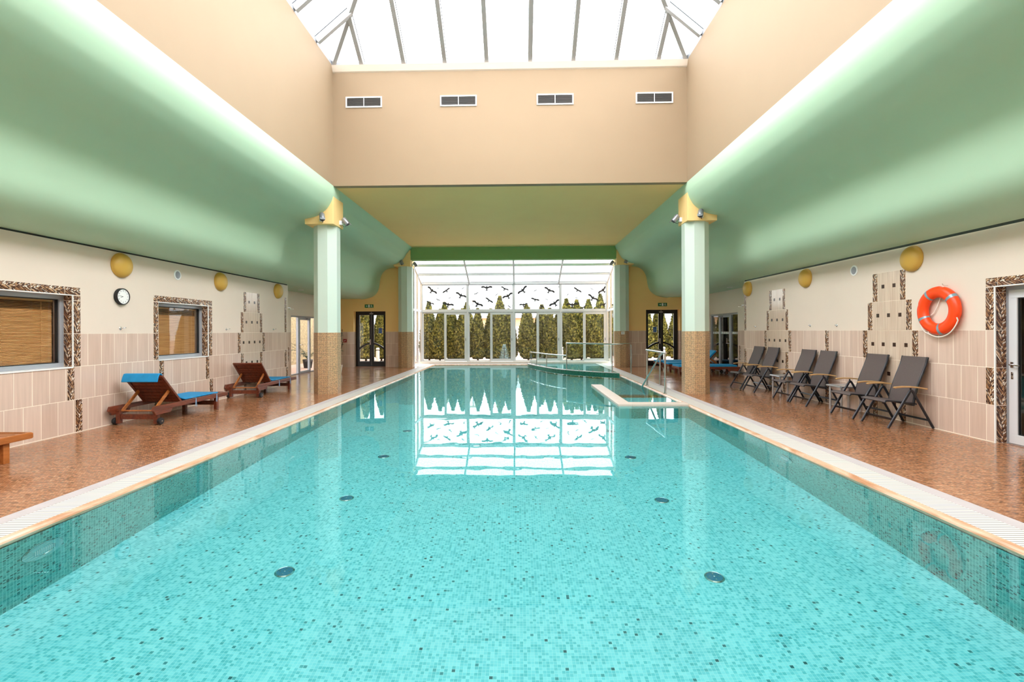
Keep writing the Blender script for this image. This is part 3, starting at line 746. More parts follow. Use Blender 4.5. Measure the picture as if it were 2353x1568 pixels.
# ------------------------------------------------------------------ aluminium doors in the set-back walls
def alu_door(n, X, s, D, label, dark):
    t = thing('door_%d' % n, label, 'door', kind='structure')
    y0, y1, z0, z1 = D; a, b_ = (X - s * 0.12, X - s * 0.04)
    mb = MB(); frame_rect(mb, 'Y', a, b_, y0, y1, 0, z1, 0.055, wb=0.03)
    for yy in (y0 + 0.66, y0 + 1.62): mb.box(min(a, b_), max(a, b_), yy - 0.03, yy + 0.03, 0, z1)
    mb.build('door_frame', M['grey_alu'], t, bevel=0.003)
    mb = MB(); frame_rect(mb, 'Y', X - s * 0.10, X - s * 0.03, y0 + 0.69, y0 + 1.59, 0.01, z1 - 0.06, 0.075); lf = mb.build('leaf', M['grey_alu'], t, bevel=0.003)
    mb = MB()
    for (p, q) in ((y0 + 0.05, y0 + 0.64), (y0 + 0.75, y0 + 1.53), (y0 + 1.64, y1 - 0.05)): mb.quad([(X - s * 0.073, p, 0.03), (X - s * 0.073, q, 0.03), (X - s * 0.073, q, z1 - 0.06), (X - s * 0.073, p, z1 - 0.06)])
    mb.build('pane', M['darkglass'] if dark else M['sunglass'], t)
    mb = MB(); hy = y0 + 0.725
    mb.tube([(X - s * 0.03, hy, 1.03), (X + s * 0.02, hy, 1.03), (X + s * 0.025, hy + 0.13, 1.03)], 0.01); mb.box(X - s * 0.03, X - s * 0.02, hy - 0.02, hy + 0.02, 0.9, 1.1)
    mb.build('handle', M['chrome'], t)
    mb = MB(); mb.box(X - s * 0.03, X + s * 0.03, y0 + 1.25, y0 + 1.5, z1 - 0.13, z1 - 0.07); mb.bar((X + s * 0.01, y0 + 1.3, z1 - 0.06), (X + s * 0.05, y0 + 1.0, z1 - 0.05), 0.02, 0.012)
    mb.build('door_closer', M['lampgrey'], t)
    return t
alu_door(2, FL, 1, D2, 'aluminium framed glass door to a courtyard behind the left near column', False)
t = alu_door(3, FR, -1, D3, 'aluminium framed glass door behind the raised blue lounger', True)
mb = MB()
for k in range(24): mb.box(FR + 0.066, FR + 0.069, D3[0] + 0.1 + k * 0.09, D3[0] + 0.15 + k * 0.09, 1.36, 1.44)
mb.build('frosted_band', M['white'], t)
mb = MB(); x0, x1 = FR + 0.25, FR + 3.0
mb.box(x1, x1 + 0.05, 15.6, 19.6, 0, 2.6); mb.box(x0, x1, 15.6, 15.65, 0, 2.6); mb.box(x0, x1, 19.55, 19.6, 0, 2.6); mb.box(x0, x1, 15.6, 19.6, 2.55, 2.6); mb.box(x0, x1, 15.6, 19.6, -0.05, 0)
struct(mb.build('wall_corridor', M['darkroom']), 'dim corridor behind the far aluminium door', 'wall')
mb = MB(); mb.box(-11.2, -10.9, 13.0, 34.0, -0.1, 5.0)
struct(mb.build('wall_courtyard', M['stonewall']), 'pale rough courtyard wall seen through the aluminium door', 'wall')

# ------------------------------------------------------------------ dark double doors in the end walls
def dark_door(n, D, label):
    t = thing('door_%d' % n, label, 'door', kind='structure')
    x0, x1, z0, z1 = D; ya, yb = YE + 0.29, YE + 0.36
    mb = MB(); frame_rect(mb, 'X', ya, yb, x0, x1, 0, z1, 0.07, wb=0.04); mb.build('door_frame', M['blackframe'], t)
    xm = (x0 + x1) / 2
    for (a, b_, s) in ((x0 + 0.07, xm - 0.005, 1), (xm + 0.005, x1 - 0.07, -1)):
        mb = MB(); frame_rect(mb, 'X', ya - 0.015, yb - 0.02, a, b_, 0.04, z1 - 0.07, 0.085, wb=0.16)
        # curved mid rail, rising to the meeting stiles
        pts = []
        for i in range(9):
            f = i / 8; xx = a + 0.06 + (b_ - a - 0.12) * f; g = f if s > 0 else 1 - f
            pts.append((xx, ya + 0.015, 0.74 + 0.24 * (1 - (1 - g) ** 1.7)))
        for p, q in zip(pts, pts[1:]): mb.bar(p, q, 0.05, 0.075)
        lf = mb.build('leaf', M['blackframe'], t)
        mb = MB(); mb.quad([(a + 0.08, ya + 0.015, 0.19), (b_ - 0.08, ya + 0.015, 0.19), (b_ - 0.08, ya + 0.015, z1 - 0.15), (a + 0.08, ya + 0.015, z1 - 0.15)]); mb.build('pane', M['sunglass'], lf)
        mb = MB(); frame_rect(mb, 'X', ya + 0.02, ya + 0.04, a + 0.082, b_ - 0.082, 0.2, z1 - 0.152, 0.014); mb.build('bead', M['white'], lf)
    mb = MB(); hx = xm - 0.05
    mb.box(hx - 0.02, hx + 0.02, ya - 0.025, ya - 0.015, 0.93, 1.16); mb.tube([(hx, ya - 0.02, 1.07), (hx, ya - 0.06, 1.07), (hx - 0.12, ya - 0.065, 1.07)], 0.009)
    mb.build('handle', M['chrome'], t)
    mb = MB(); mb.box(xm - 0.08, xm + 0.08, ya - 0.03, ya - 0.015, z1 - 0.12, z1 - 0.07); mb.box(xm - 0.012, xm + 0.012, ya - 0.03, ya - 0.015, z1 - 0.09, z1 - 0.02); mb.build('top_latch', M['lampgrey'], t)
dark_door(4, DE1, 'black double glass door in the end wall beside a plant')
dark_door(5, DE2, 'black double glass door in the end wall behind the pool handrail')

# ------------------------------------------------------------------ columns with capitals
def octo(mb, x, y, a, z0, z1, mat=0, uv=False, cap=True):
    Rr = a / math.cos(PI / 8)
    P = [(x + Rr * math.cos(PI/8 + k * PI/4), y + Rr * math.sin(PI/8 + k * PI/4)) for k in range(8)]
    fw = 2 * a * math.tan(PI / 8)
    for k in range(8):
        p, q = P[k], P[(k+1) % 8]
        mb.quad([(p[0], p[1], z0), (q[0], q[1], z0), (q[0], q[1], z1), (p[0], p[1], z1)], mat, [(k * fw, z0), ((k+1) * fw, z0), ((k+1) * fw, z1), (k * fw, z1)] if uv else None)
    if cap: mb.quad([(p[0], p[1], z1) for p in P], mat)
def column(name, x, y, y0c, y1c, side, zb, label):
    mb = MB(); octo(mb, x, y, 0.283, 1.47, zb + 0.01)
    c = struct(mb.build(name, M['colgreen']), label, 'column')
    mb = MB(); octo(mb, x, y, 0.29, 0.0, 1.475, uv=True); mb.build('mosaic_cladding', M['colmosaic'], c)
    xa = CX + side * 4.144 if 'far' not in label else CX + side * 4.20; xb = xa + side * 0.68
    mb = MB(); mb.box(xa, xb, y0c, y1c, zb, zb + 0.66); mb.build('capital', M['ochre'], c, bevel=0.006)
    return c
column('column', CX - 4.455, 11.76, 11.35, 12.0, -1, 4.045, 'octagonal green column with mosaic base, near one beside the wooden loungers')
column('column', CX + 4.44, 11.70, 11.35, 12.0, 1, 4.045, 'octagonal green column with mosaic base, near one in front of blue loungers')
column('column', CX - 4.46, 20.05, 19.72, 20.5, -1, 4.16, 'octagonal green column, far one beside the glazed garden front and plant-side door')
column('column', CX + 4.44, 20.05, 19.72, 20.5, 1, 4.16, 'octagonal green column, far one with the small white notice')

# ------------------------------------------------------------------ glazed garden front
GB = [-4.475, -2.345, -0.22, 1.93, 4.055]          # post positions
ZSILL, ZTR, ZEAVE, ZTOP, YTOP = 0.10, 2.42, 3.70, 4.46, 20.22
mb = MB()
mb.box(-4.75, 4.30, 22.18, YG + 0.12, -0.14, ZSILL)
mb.box(-4.75, -4.06, YE + 0.05, 22.2, -0.14, 0.004); mb.box(3.75, 4.3, YE + 0.05, 22.2, -0.14, 0.004)
struct(mb.build('trim_4', M['whitestone']), 'white raised sill under the glazed garden front', 'sill')
mb = MB()
for x in GB: mb.box(x - 0.04, x + 0.04, YG - 0.06, YG + 0.06, ZSILL, ZEAVE)
mb.box(GB[0], GB[-1], YG - 0.05, YG + 0.05, ZTR - 0.06, ZTR + 0.06); mb.box(GB[0], GB[-1], YG - 0.07, YG + 0.07, ZEAVE - 0.06, ZEAVE + 0.06)
for y in (20.75, 21.5, YG - 0.045):
    for x in (GB[0] - 0.02, GB[-1] + 0.02): mb.box(x - 0.035, x + 0.035, y - 0.04, y + 0.04, 0.0, ZEAVE + (YG - y) * 0.43)
for x in (GB[0] - 0.02, GB[-1] + 0.02): mb.box(x - 0.03, x + 0.03, 20.6, YG, ZTR - 0.05, ZTR + 0.05)
gf = struct(mb.build('trim_5', M['alu'], bevel=0.004), 'white aluminium posts and rails of the garden front', 'frame')
mb = MB()
for x in (GB[0], -2.26, -0.2, 1.85, GB[-1]): mb.bar((x, YG, ZEAVE), (x * 1.0, YTOP, ZTOP), 0.075, 0.11)
for f in (0.40, 0.78): mb.box(GB[0], GB[-1], YG + (YTOP - YG) * f - 0.05, YG + (YTOP - YG) * f + 0.05, ZEAVE + (ZTOP - ZEAVE) * f - 0.035, ZEAVE + (ZTOP - ZEAVE) * f + 0.055)
rfw = struct(mb.build('window_7', M['alu'], bevel=0.004), 'sloping glass roof of the garden front', 'window')
mb = MB(); mb.quad([(GB[0], YG, ZEAVE + 0.06), (GB[-1], YG, ZEAVE + 0.06), (GB[-1], YTOP, ZTOP + 0.06), (GB[0], YTOP, ZTOP + 0.06)]); mb.build('pane', M['sunglass'], rfw)
mb = MB()
for f in (0.40, 0.78):
    y = YG + (YTOP - YG) * f; zz = ZEAVE + (ZTOP - ZEAVE) * f
    mb.box(GB[0], GB[-1], y - 0.054, y + 0.054, zz + 0.05, zz + 0.062)
mb.box(GB[0], GB[-1], YG - 0.075, YG + 0.075, ZEAVE + 0.055, ZEAVE + 0.068); mb.box(GB[0], GB[-1], YG - 0.072, YG + 0.072, ZEAVE - 0.068, ZEAVE - 0.058)
mb.box(GB[0], GB[-1], YG - 0.055, YG + 0.055, ZTR - 0.07, ZTR - 0.058)
mb.build('gasket', M['gasket'], rfw)
for k, x in ((8, GB[0] - 0.02), (9, GB[-1] + 0.02)):
    mb = MB()
    mb.quad([(x, 20.6, 0.1), (x, YG, 0.1), (x, YG, ZEAVE), (x, 20.6, ZEAVE + 0.76)])
    struct(mb.build('window_%d' % k, M['sunglass']), 'narrow glass side of the garden front next to the ' + ('plant-side door column' if k == 8 else 'column with white notice'), 'window')

# bird silhouettes
KITE = [(0, .20), (.03, .17), (.06, .10), (.14, .12), (.26, .17), (.38, .16), (.47, .10), (.50, .05), (.45, .06), (.48, .01), (.42, .03), (.43, -.02), (.36, .01), (.24, .02), (.12, -.03), (.05, -.06),
        (.05, -.14), (.13, -.26), (0, -.22)]
BUZZ = [(0, .13), (.035, .10), (.05, .05), (.16, .09), (.30, .10), (.42, .06), (.50, -.01), (.44, .0), (.47, -.06), (.40, -.04), (.40, -.09), (.32, -.06), (.18, -.07), (.06, -.08), (.05, -.12), (.10, -.20), (0, -.22)]
def bird_poly(half):
    return half + [(-x, y) for (x, y) in reversed(half[1:-1])]
def birdmesh(half):
    poly = bird_poly(half)
    from mathutils.geometry import tessellate_polygon
    tris = tessellate_polygon([[Vector((x, y, 0)) for x, y in poly]])
    n = len(poly); me = bpy.data.meshes.new('bird_decal')
    V = [(x, -0.0012, y) for x, y in poly] + [(x, 0.0, y) for x, y in poly]
    F = [tuple(t) for t in tris] + [tuple(n + i for i in reversed(t)) for t in tris] + [(i, (i+1) % n, n + (i+1) % n, n + i) for i in range(n)]
    me.from_pydata(V, [], F); me.materials.append(M['birdcut']); me.update(); return me
BK, BZ = birdmesh(KITE), birdmesh(BUZZ)
BIRDS = [  # (pixel-free) x, z on the glass, wingspan, tilt in degrees, kite?
]
raw1 = [(375,210,221,-37,1),(487,163,66,8,0),(635,205,172,34,0),(935,168,72,31,0),(897,300,222,-24,1),(490,372,94,-23,0),(697,340,68,25,0),(343,435,157,-23,1),(668,465,220,-12,1),(960,490,60,-40,0),
        (1365,165,218,0,1),(1685,185,160,-26,1),(1175,262,95,23,0),(1540,285,74,38,0),(1745,315,222,26,1),(1410,385,175,-35,0),(1195,455,221,-27,1),(1595,468,74,34,0),(1770,500,72,-42,0)]
raw2 = [(210,200,229,41,1),(433,200,76,30,0),(680,205,219,-27,1),(857,150,66,-66,0),(430,360,172,-15,0),(635,362,68,-27,0),(222,458,161,7,1),(553,490,98,-26,0),(780,435,226,32,1),
        (1188,195,175,-32,0),(1440,178,70,-30,0),(1641,205,222,40,1),(1010,278,72,58,0),(1165,338,68,-18,0),(1455,345,225,-32,1),(1090,465,217,0,1),(1300,500,96,36,0),(1650,465,160,23,1)]
K_ = 1 / 7.8417 / 49.62
for (a, b_, s, an, k) in raw1: BIRDS.append(((a / 7.8417 + 940 - 1186.4) / 49.62, 3.62 - (b_ - 112) * K_, s * K_, an, k))
for (a, b_, s, an, k) in raw2: BIRDS.append(((a / 7.8417 + 1170 - 1186.4) / 49.62, 3.62 - (b_ - 98) * K_, s * K_, an, k))
names = ['leftmost', 'second from left', 'third from left', 'rightmost']
for i in range(4):
    a, b_ = GB[i] + 0.04, GB[i+1] - 0.04
    w = thing('window_%d' % (3 + i), 'upper glass pane with black bird stickers, ' + names[i] + ' of the four', 'window', ((a + b_) / 2, YG, ZTR + 0.06), kind='structure')
    hw = (b_ - a) / 2; H = ZEAVE - ZTR - 0.12
    mb = MB(); frame_rect(mb, 'X', -0.025, 0.025, -hw, hw, 0, H, 0.022); mb.build('window_frame', M['alu'], w)
    mb = MB(); mb.quad([(-hw + 0.01, 0, 0.01), (hw - 0.01, 0, 0.01), (hw - 0.01, 0, H - 0.01), (-hw + 0.01, 0, H - 0.01)]); mb.build('pane', M['sunglass'], w)
    for (x, zz, s, an, k) in BIRDS:
        if a < x < b_:
            o = bpy.data.objects.new('bird_decal', BK if k else BZ); COL.objects.link(o); o.parent = w
            o.location = (x - (a + b_) / 2, -0.006, zz - (ZTR + 0.06)); o.rotation_euler = (0, -R(an), 0); o.scale = (s, 1, s)
# doors below: fixed light + sliding door in every bay
dn = ['leftmost', 'second from left', 'third from left', 'rightmost']
for i in range(4):
    a, b_ = GB[i] + 0.04, GB[i+1] - 0.04; m_ = (a + b_) / 2; H = ZTR - 0.06 - ZSILL
    w = thing('window_%d' % (10 + i), 'tall fixed garden window below the birds, ' + dn[i] + ' of the four', 'window', (a, YG, ZSILL), kind='structure')
    mb = MB(); frame_rect(mb, 'X', -0.01, 0.04, 0, m_ - a + 0.02, 0, H, 0.045); mb.build('window_frame', M['alu'], w)
    mb = MB(); mb.quad([(0.03, .015, 0.03), (m_ - a, .015, 0.03), (m_ - a, .015, H - 0.03), (0.03, .015, H - 0.03)]); mb.build('pane', M['sunglass'], w)
    w = thing('door_%d' % (6 + i), 'white framed sliding garden door, ' + dn[i] + ' of the four', 'door', (m_, YG, ZSILL), kind='structure')
    mb = MB(); frame_rect(mb, 'X', -0.055, -0.012, -0.02, b_ - m_, 0.01, H, 0.105, wb=0.11); lf = mb.build('leaf', M['alu'], w, bevel=0.004)
    mb = MB(); mb.quad([(0.07, -.033, 0.1), (b_ - m_ - 0.09, -.033, 0.1), (b_ - m_ - 0.09, -.033, H - 0.09), (0.07, -.033, H - 0.09)]); mb.build('pane', M['sunglass'], w)
    mb = MB(); mb.box(b_ - m_ - 0.06, b_ - m_ - 0.04, -0.065, -0.055, 0.95, 1.07); mb.build('handle', M['gasket'], w)

# ------------------------------------------------------------------ skylight
sk = thing('window_15', 'large pitched glass skylight over the pool', 'skylight', kind='structure')
H2 = (SR - SL) / 2; ES, SS = 0.68, 0.85; ZK = ZT + 0.06
RZ = ZK + H2 * SS; RY = YS - H2 * SS / ES
E1, E2 = Vector((SL, YS, ZK)), Vector((SR, YS, ZK)); RG = Vector((CX, RY, RZ)); RB = Vector((CX, YB, RZ))
mb = MB(); mb.box(SL - 0.05, SR + 0.05, YS - 0.0, YS + 0.12, ZT, ZK + 0.04); mb.box(SL - 0.12, SL, YB, YS + 0.1, ZT, ZK + 0.04); mb.box(SR, SR + 0.12, YB, YS + 0.1, ZT, ZK + 0.04)
mb.build('eave_frame', M['grey_alu'], sk)
def rafter(p, q, n):
    d = (q - p).normalized(); n = Vector(n).normalized()
    mb = MB(); mb.bar(p, q, 0.095, 0.14, up=n); o = mb.build('rafter', M['rafter'], sk)
    mb = MB(); mb.bar(p + n * 0.076, q + n * 0.076, 0.115, 0.012, up=n); mb.build('gasket', M['gasket'], o)
nE = Vector((0, ES, 1)); nL = Vector((-SS, 0, 1)); nR = Vector((SS, 0, 1))
for x in (-3.665, -2.67, -1.70, -0.72, 0.295, 1.30, 2.29, 3.265):
    t = min(x - SL, SR - x)
    rafter(Vector((x, YS, ZK)), Vector((x, YS - t * SS / ES, ZK + t * SS)), nE)
for y in (10.45, 9.40, 8.35, 7.30, 6.25, 5.20, 4.15, 3.10, 2.05, 1.0, -0.05, -1.10, -2.15):
    t = min((YS - y) * ES / SS, H2)
    rafter(Vector((SL, y, ZK)), Vector((SL + t, y, ZK + t * SS)), nL); rafter(Vector((SR, y, ZK)), Vector((SR - t, y, ZK + t * SS)), nR)
mb = MB()
mb.bar(E1, RG, 0.09, 0.13, up=(nE + nL)); mb.bar(E2, RG, 0.09, 0.13, up=(nE + nR)); mb.bar(RG, RB, 0.1, 0.14)
mb.build('hip_rafter', M['rafter'], sk)
mb = MB(); u = Vector((0, 0, 0.06))
mb.quad([E1 + u, E2 + u, RG + u]); mb.quad([E1 + u, RG + u, RB + u, Vector((SL, YB, ZK)) + u]); mb.quad([E2 + u, Vector((SR, YB, ZK)) + u, RB + u, RG + u])
mb.build('pane', M['shadeglass'], sk)

# ------------------------------------------------------------------ air vents
v0 = None
vl = ['first vent from the left', 'second vent from the left', 'third vent from the left', 'rightmost vent']
for i, x in enumerate((-3.622, -1.389, 0.874, 3.177)):
    lab = 'white two-part air vent high on the shaft wall, ' + vl[i]
    if v0 is None:
        v0 = thing('air_vent', lab, 'vent', (x, YS, 6.905), group='air vents on the shaft end wall')
        mb = MB(); mb.box(-0.40, 0.40, -0.004, 0.0, -0.1, 0.1); mb.build('backing', M['dark'], v0)
        mb = MB(); frame_rect(mb, 'X', -0.022, 0.0, -0.43, 0.43, -0.128, 0.128, 0.03); mb.box(-0.008, 0.008, -0.02, -0.002, -0.1, 0.1); mb.build('vent_frame', M['white'], v0, bevel=0.002)
        for k in range(9):
            zz = -0.085 + k * 0.0212
            mb = MB(); mb.bar((-0.40, -0.011, zz), (0.40, -0.011, zz), 0.014, 0.0045, up=(0, 0.45, 1)); mb.build('slat', M['slatgrey'], v0)
    else: dup(v0, (x, YS, 6.905), 0, lab)

# ------------------------------------------------------------------ dome wall lamps, speakers, hooks, clock
l0 = None
for side, ys in ((1, (7.95, 10.64, 13.22)), (-1, (7.85, 10.70, 13.36))):
    for i, y in enumerate(ys):
        X = WL if side > 0 else WR
        lab = 'round mustard dome wall lamp on the ' + (('clock wall' if side > 0 else 'lifebuoy wall')) + ', ' + (('above the clock', 'between small window and tile pyramid', 'at the far wall corner') if side > 0 else ('beside the nearest tile pyramid', 'between the two tile pyramids', 'at the far wall corner'))[i]
        if l0 is None:
            l0 = thing('wall_lamp', lab, 'lamp', (X, y, 2.62), 0, 'dome wall lamps')
            mb = MB(); mb.lathe([(0.19, 0), (0.205, 0.004), (0.205, 0.022), (0.195, 0.026)], 40, axis=(1, 0, 0)); mb.build('base_ring', M['mustard'], l0, smooth=True)
            mb = MB(); pr = [(0.200 * math.cos(t * PI / 2 / 10), 0.024 + 0.105 * math.sin(t * PI / 2 / 10)) for t in range(11)]; mb.lathe(pr, 40, axis=(1, 0, 0)); mb.build('dome_shade', M['mustard'], l0, smooth=True)
        else: dup(l0, (X, y, 2.62), 0 if side > 0 else PI, lab)
s0 = thing('wall_speaker', 'small round white-rimmed speaker above the small blind window', 'speaker', (WL, 9.30, 2.615), 0, 'round wall speakers')
mb = MB(); mb.lathe([(0.098, 0), (0.098, 0.008), (0.094, 0.012), (0.072, 0.012), (0.072, 0.002)], 36, axis=(1, 0, 0)); mb.build('rim', M['white'], s0, smooth=True)
mb = MB(); mb.lathe([(0.072, 0.002), (0.072, 0.007), (0.02, 0.011)], 36, axis=(1, 0, 0)); mb.build('grille', M['lampgrey'], s0, smooth=True)
dup(s0, (WR, 9.20, 2.60), PI, 'small round white-rimmed speaker left of the tall near tile pyramid')
h0 = None
hk = [(WL, 7.94, 1.568, 0, 'below the clock'), (WL, 10.874, 1.563, 0, 'right of the small blind window'), (WL, 12.99, 1.57, 0, 'between tile pyramid and wall corner'),
      (WR, 12.98, 1.59, PI, 'above the farthest folding chair'), (WR, 10.57, 1.588, PI, 'above the third folding chair from the far end'), (WR, 9.70, 1.583, PI, 'above the fourth folding chair from the far end')]
for (X, y, zz, rz, w) in hk:
    lab = 'small chrome robe hook on the wall ' + w
    if h0 is None:
        h0 = thing('robe_hook', lab, 'hook', (X, y, zz), rz, 'chrome robe hooks')
        mb = MB(); mb.lathe([(0.028, 0), (0.028, 0.006), (0.022, 0.012), (0.006, 0.014)], 20, axis=(1, 0, 0)); mb.build('rosette', M['chrome'], h0, smooth=True)
        mb = MB(); mb.tube([(0.01, 0, 0), (0.035, 0, 0), (0.05, 0.01, 0.006), (0.055, 0.045, 0.012)], 0.006); mb.lathe([(0.004, 0), (0.01, 0.004), (0.004, 0.012)], 12, org=(0.055, 0.044, 0.012), axis=(0, 1, 0)); mb.build('peg', M['chrome'], h0, smooth=True)
    else: dup(h0, (X, y, zz), rz, lab)

ck = thing('wall_clock', 'round wall clock with black case and white dial', 'clock', (WL, 7.94, 2.098))
mb = MB(); mb.lathe([(0.13, 0), (0.137, 0.006), (0.137, 0.056), (0.132, 0.062), (0.122, 0.062), (0.122, 0.05), (0.02, 0.05)], 48, axis=(1, 0, 0)); mb.build('case', M['rubber'], ck, smooth=True)
mb = MB(); mb.lathe([(0.122, 0.049), (0.122, 0.0515), (0.01, 0.0515)], 48, axis=(1, 0, 0)); dial = mb.build('dial', M['white'], ck)
M['ink'] = pm('clock_ink', (70, 72, 78), 0.6)
def textmesh(body, size, parent, name, mat, loc, rot, th=0.0006):
    cu = bpy.data.curves.new(name, 'FONT'); cu.body = body; cu.size = size; cu.align_x = 'CENTER'; cu.align_y = 'CENTER'; cu.extrude = th
    tmp = bpy.data.objects.new('tmp', cu); COL.objects.link(tmp)
    dg = bpy.context.evaluated_depsgraph_get(); me = bpy.data.meshes.new_from_object(tmp.evaluated_get(dg))
    bpy.data.objects.remove(tmp); me.materials.clear(); me.materials.append(mat)
    o = bpy.data.objects.new(name, me); COL.objects.link(o); o.parent = parent; o.location = loc; o.rotation_euler = rot
    return o
for k in range(1, 13):
    a = PI / 2 - k * PI / 6
    # the dial looks to +X : its right-hand side is +Y
    textmesh(str(k), 0.03, dial, 'numeral', M['ink'], (0.0522, 0.095 * math.cos(a), 0.095 * math.sin(a)), (R(90), 0, R(90)))
for (nmx, L, ang, w) in (('hour_hand', 0.055, -160, 0.006), ('minute_hand', 0.085, 172, 0.0045)):
    a = R(ang); mb = MB(); mb.bar((0.0535, 0, 0), (0.0535, L * math.cos(a), L * math.sin(a)), w, 0.001, up=(1, 0, 0)); mb.build(nmx, M['ink'], ck)

# ------------------------------------------------------------------ lifebuoy
lb = thing('lifebuoy', 'orange ring lifebuoy with grey tapes and white rope on the wall', 'lifebuoy', (WR - 0.075, 7.30, 1.775))
mb = MB(); pts = []
rows = []
for i in range(64):
    a = 2 * PI * i / 64; ca, sa = math.cos(a), math.sin(a); ring_ = []
    notch = 0.0
    for na in (R(100), R(200), R(-65), R(15)):
        dd = (a - na + PI) % (2 * PI) - PI; notch += 0.020 * math.exp(-(dd / 0.05) ** 2)
    for j in range(16):
        b_ = 2 * PI * j / 16
        rr_ = 0.274 + 0.084 * math.cos(b_) - notch * max(0, math.cos(b_)); xx = 0.062 * math.sin(b_)
        ring_.append((xx, rr_ * ca, rr_ * sa))
    rows.append(ring_)
rows.append(rows[0]); mb.grid(rows, 0, closed_u=True); mb.build('ring', M['orange'], lb, smooth=True)
for an in (58, 143, -26, -101):
    mb = MB(); rows = []
    for i in range(5):
        a = R(an) + (i - 2) * 0.035; rows.append([(0.0635 * math.sin(2*PI*j/16), (0.274 + 0.0855 * math.cos(2*PI*j/16)) * math.cos(a), (0.274 + 0.0855 * math.cos(2*PI*j/16)) * math.sin(a)) for j in range(16)])
    mb.grid(rows, 0, closed_u=True); mb.build('reflective_band', M['tape'], lb, smooth=True)
mb = MB()
mb.tube([(-0.03, 0.35 * math.cos(R(198)), 0.35 * math.sin(R(198)))] + [(-0.02, 0.372 * math.cos(R(a)), 0.372 * math.sin(R(a)) - 0.022 * math.sin(PI * (a - 204) / 90.0)) for a in range(204, 295, 5)] + [(-0.02, 0.345 * math.cos(R(295)), 0.345 * math.sin(R(295)))], 0.008, 8)
mb.tube([(-0.01, 0.365 * math.cos(R(a)), 0.365 * math.sin(R(a)) - 0.03 * math.sin(PI * (a - 293) / 32.0)) for a in range(293, 326, 4)], 0.008, 8)
mb.tube([(c.x / 1000, c.y, c.z) for c in [Vector((40, 0.01, 0.22)), Vector((48, 0.035, 0.16)), Vector((52, 0.065, 0.10)), Vector((54, 0.10, 0.03)), Vector((52, 0.14, -0.03)), Vector((45, 0.19, -0.065))]], 0.007, 8)
mb.build('rope', M['rope'], lb, smooth=True)
mb = MB(); mb.tube([(0.075, -0.075, 0.362), (0.03, -0.075, 0.362), (0.01, -0.075, 0.366), (-0.005, -0.075, 0.378), (-0.006, -0.075, 0.39)], 0.005, 8); mb.build('wall_hook', M['chrome'], lb, smooth=True)

# ------------------------------------------------------------------ spotlights at the column heads
sp0 = None
def spot(loc, rz, tilt, lab):
    global sp0
    t = thing('spotlight', lab, 'spotlight', loc, rz, 'spotlights on the column capitals')
    # local: wall behind at +y, light hangs out to -y
    mb = MB(); mb.box(-0.045, 0.045, -0.06, 0.0, -0.05, 0.05); mb.build('mounting_box', M['white'], t, bevel=0.006)
    mb = MB(); mb.bar((0, -0.05, 0.0), (0, -0.13, 0.03), 0.02, 0.014); mb.build('arm', M['lampgrey'], t)
    mb = MB(); c = Vector((0, -0.15, 0.03)); dv = Vector((0, -math.cos(tilt), -math.sin(tilt))); n = Vector((0, -math.sin(tilt), math.cos(tilt)))
    mb.lathe([(0.03, -0.10), (0.055, -0.095), (0.062, -0.07), (0.062, 0.08), (0.056, 0.09), (0.05, 0.05)], 20, org=c, axis=dv)
    # slanted hood over the mouth
    mb.prism([(-0.062, 0.0), (0.062, 0.0), (0.052, 0.07), (-0.052, 0.07)], c + dv * 0.08 + n * 0.045, (1, 0, 0), dv, n * 0.008)
    mb.build('lamp_body', M['lampgrey'], t, smooth=True)
    mb = MB(); mb.tube([(0.01, -0.05, -0.04), (0.015, -0.09, -0.09), (0.012, -0.14, -0.09), (0.0, -0.16, -0.03)], 0.005, 6); mb.build('cable', M['rubber'], t, smooth=True)
    return t
fr = ' capital, facing the hall'; sd = ' capital, on its pool side'
spot((-4.64, 11.35, 4.15), R(28), 0.9, 'grey spotlight on the near left column' + fr)
spot((CX - 4.15, 11.78, 4.16), R(90), 0.9, 'grey spotlight on the near left column' + sd)
spot((4.25, 11.35, 4.15), R(-28), 0.9, 'grey spotlight on the near right column' + fr)
spot((CX + 4.15, 11.78, 4.16), R(-90), 0.9, 'grey spotlight on the near right column' + sd)
spot((-4.80, 19.72, 4.27), R(28), 0.9, 'grey spotlight on the far left column' + fr)
spot((CX - 4.22, 20.1, 4.26), R(90), 0.9, 'grey spotlight on the far left column' + sd)
spot((4.40, 19.72, 4.27), R(-28), 0.9, 'grey spotlight on the far right column' + fr)
spot((CX + 4.22, 20.1, 4.26), R(-90), 0.9, 'grey spotlight on the far right column' + sd)

# downlights in the soffits
for (x, y, lab) in ((-7.2, 15.9, 'small round downlight in the soffit by the courtyard door'), (6.85, 15.9, 'small round downlight in the soffit above the corridor door')):
    t = thing('downlight', lab, 'lamp', (x, y, 2.885), group='recessed soffit downlights')
    mb = MB(); mb.lathe([(0.09, 0.0), (0.09, -0.008), (0.075, -0.01), (0.07, -0.002)], 28); mb.build('trim_ring', M['white'], t, smooth=True)
    mb = MB(); mb.lathe([(0.07, 0.0), (0.07, -0.004)], 28); mb.build('lens', M['lampgrey'], t)
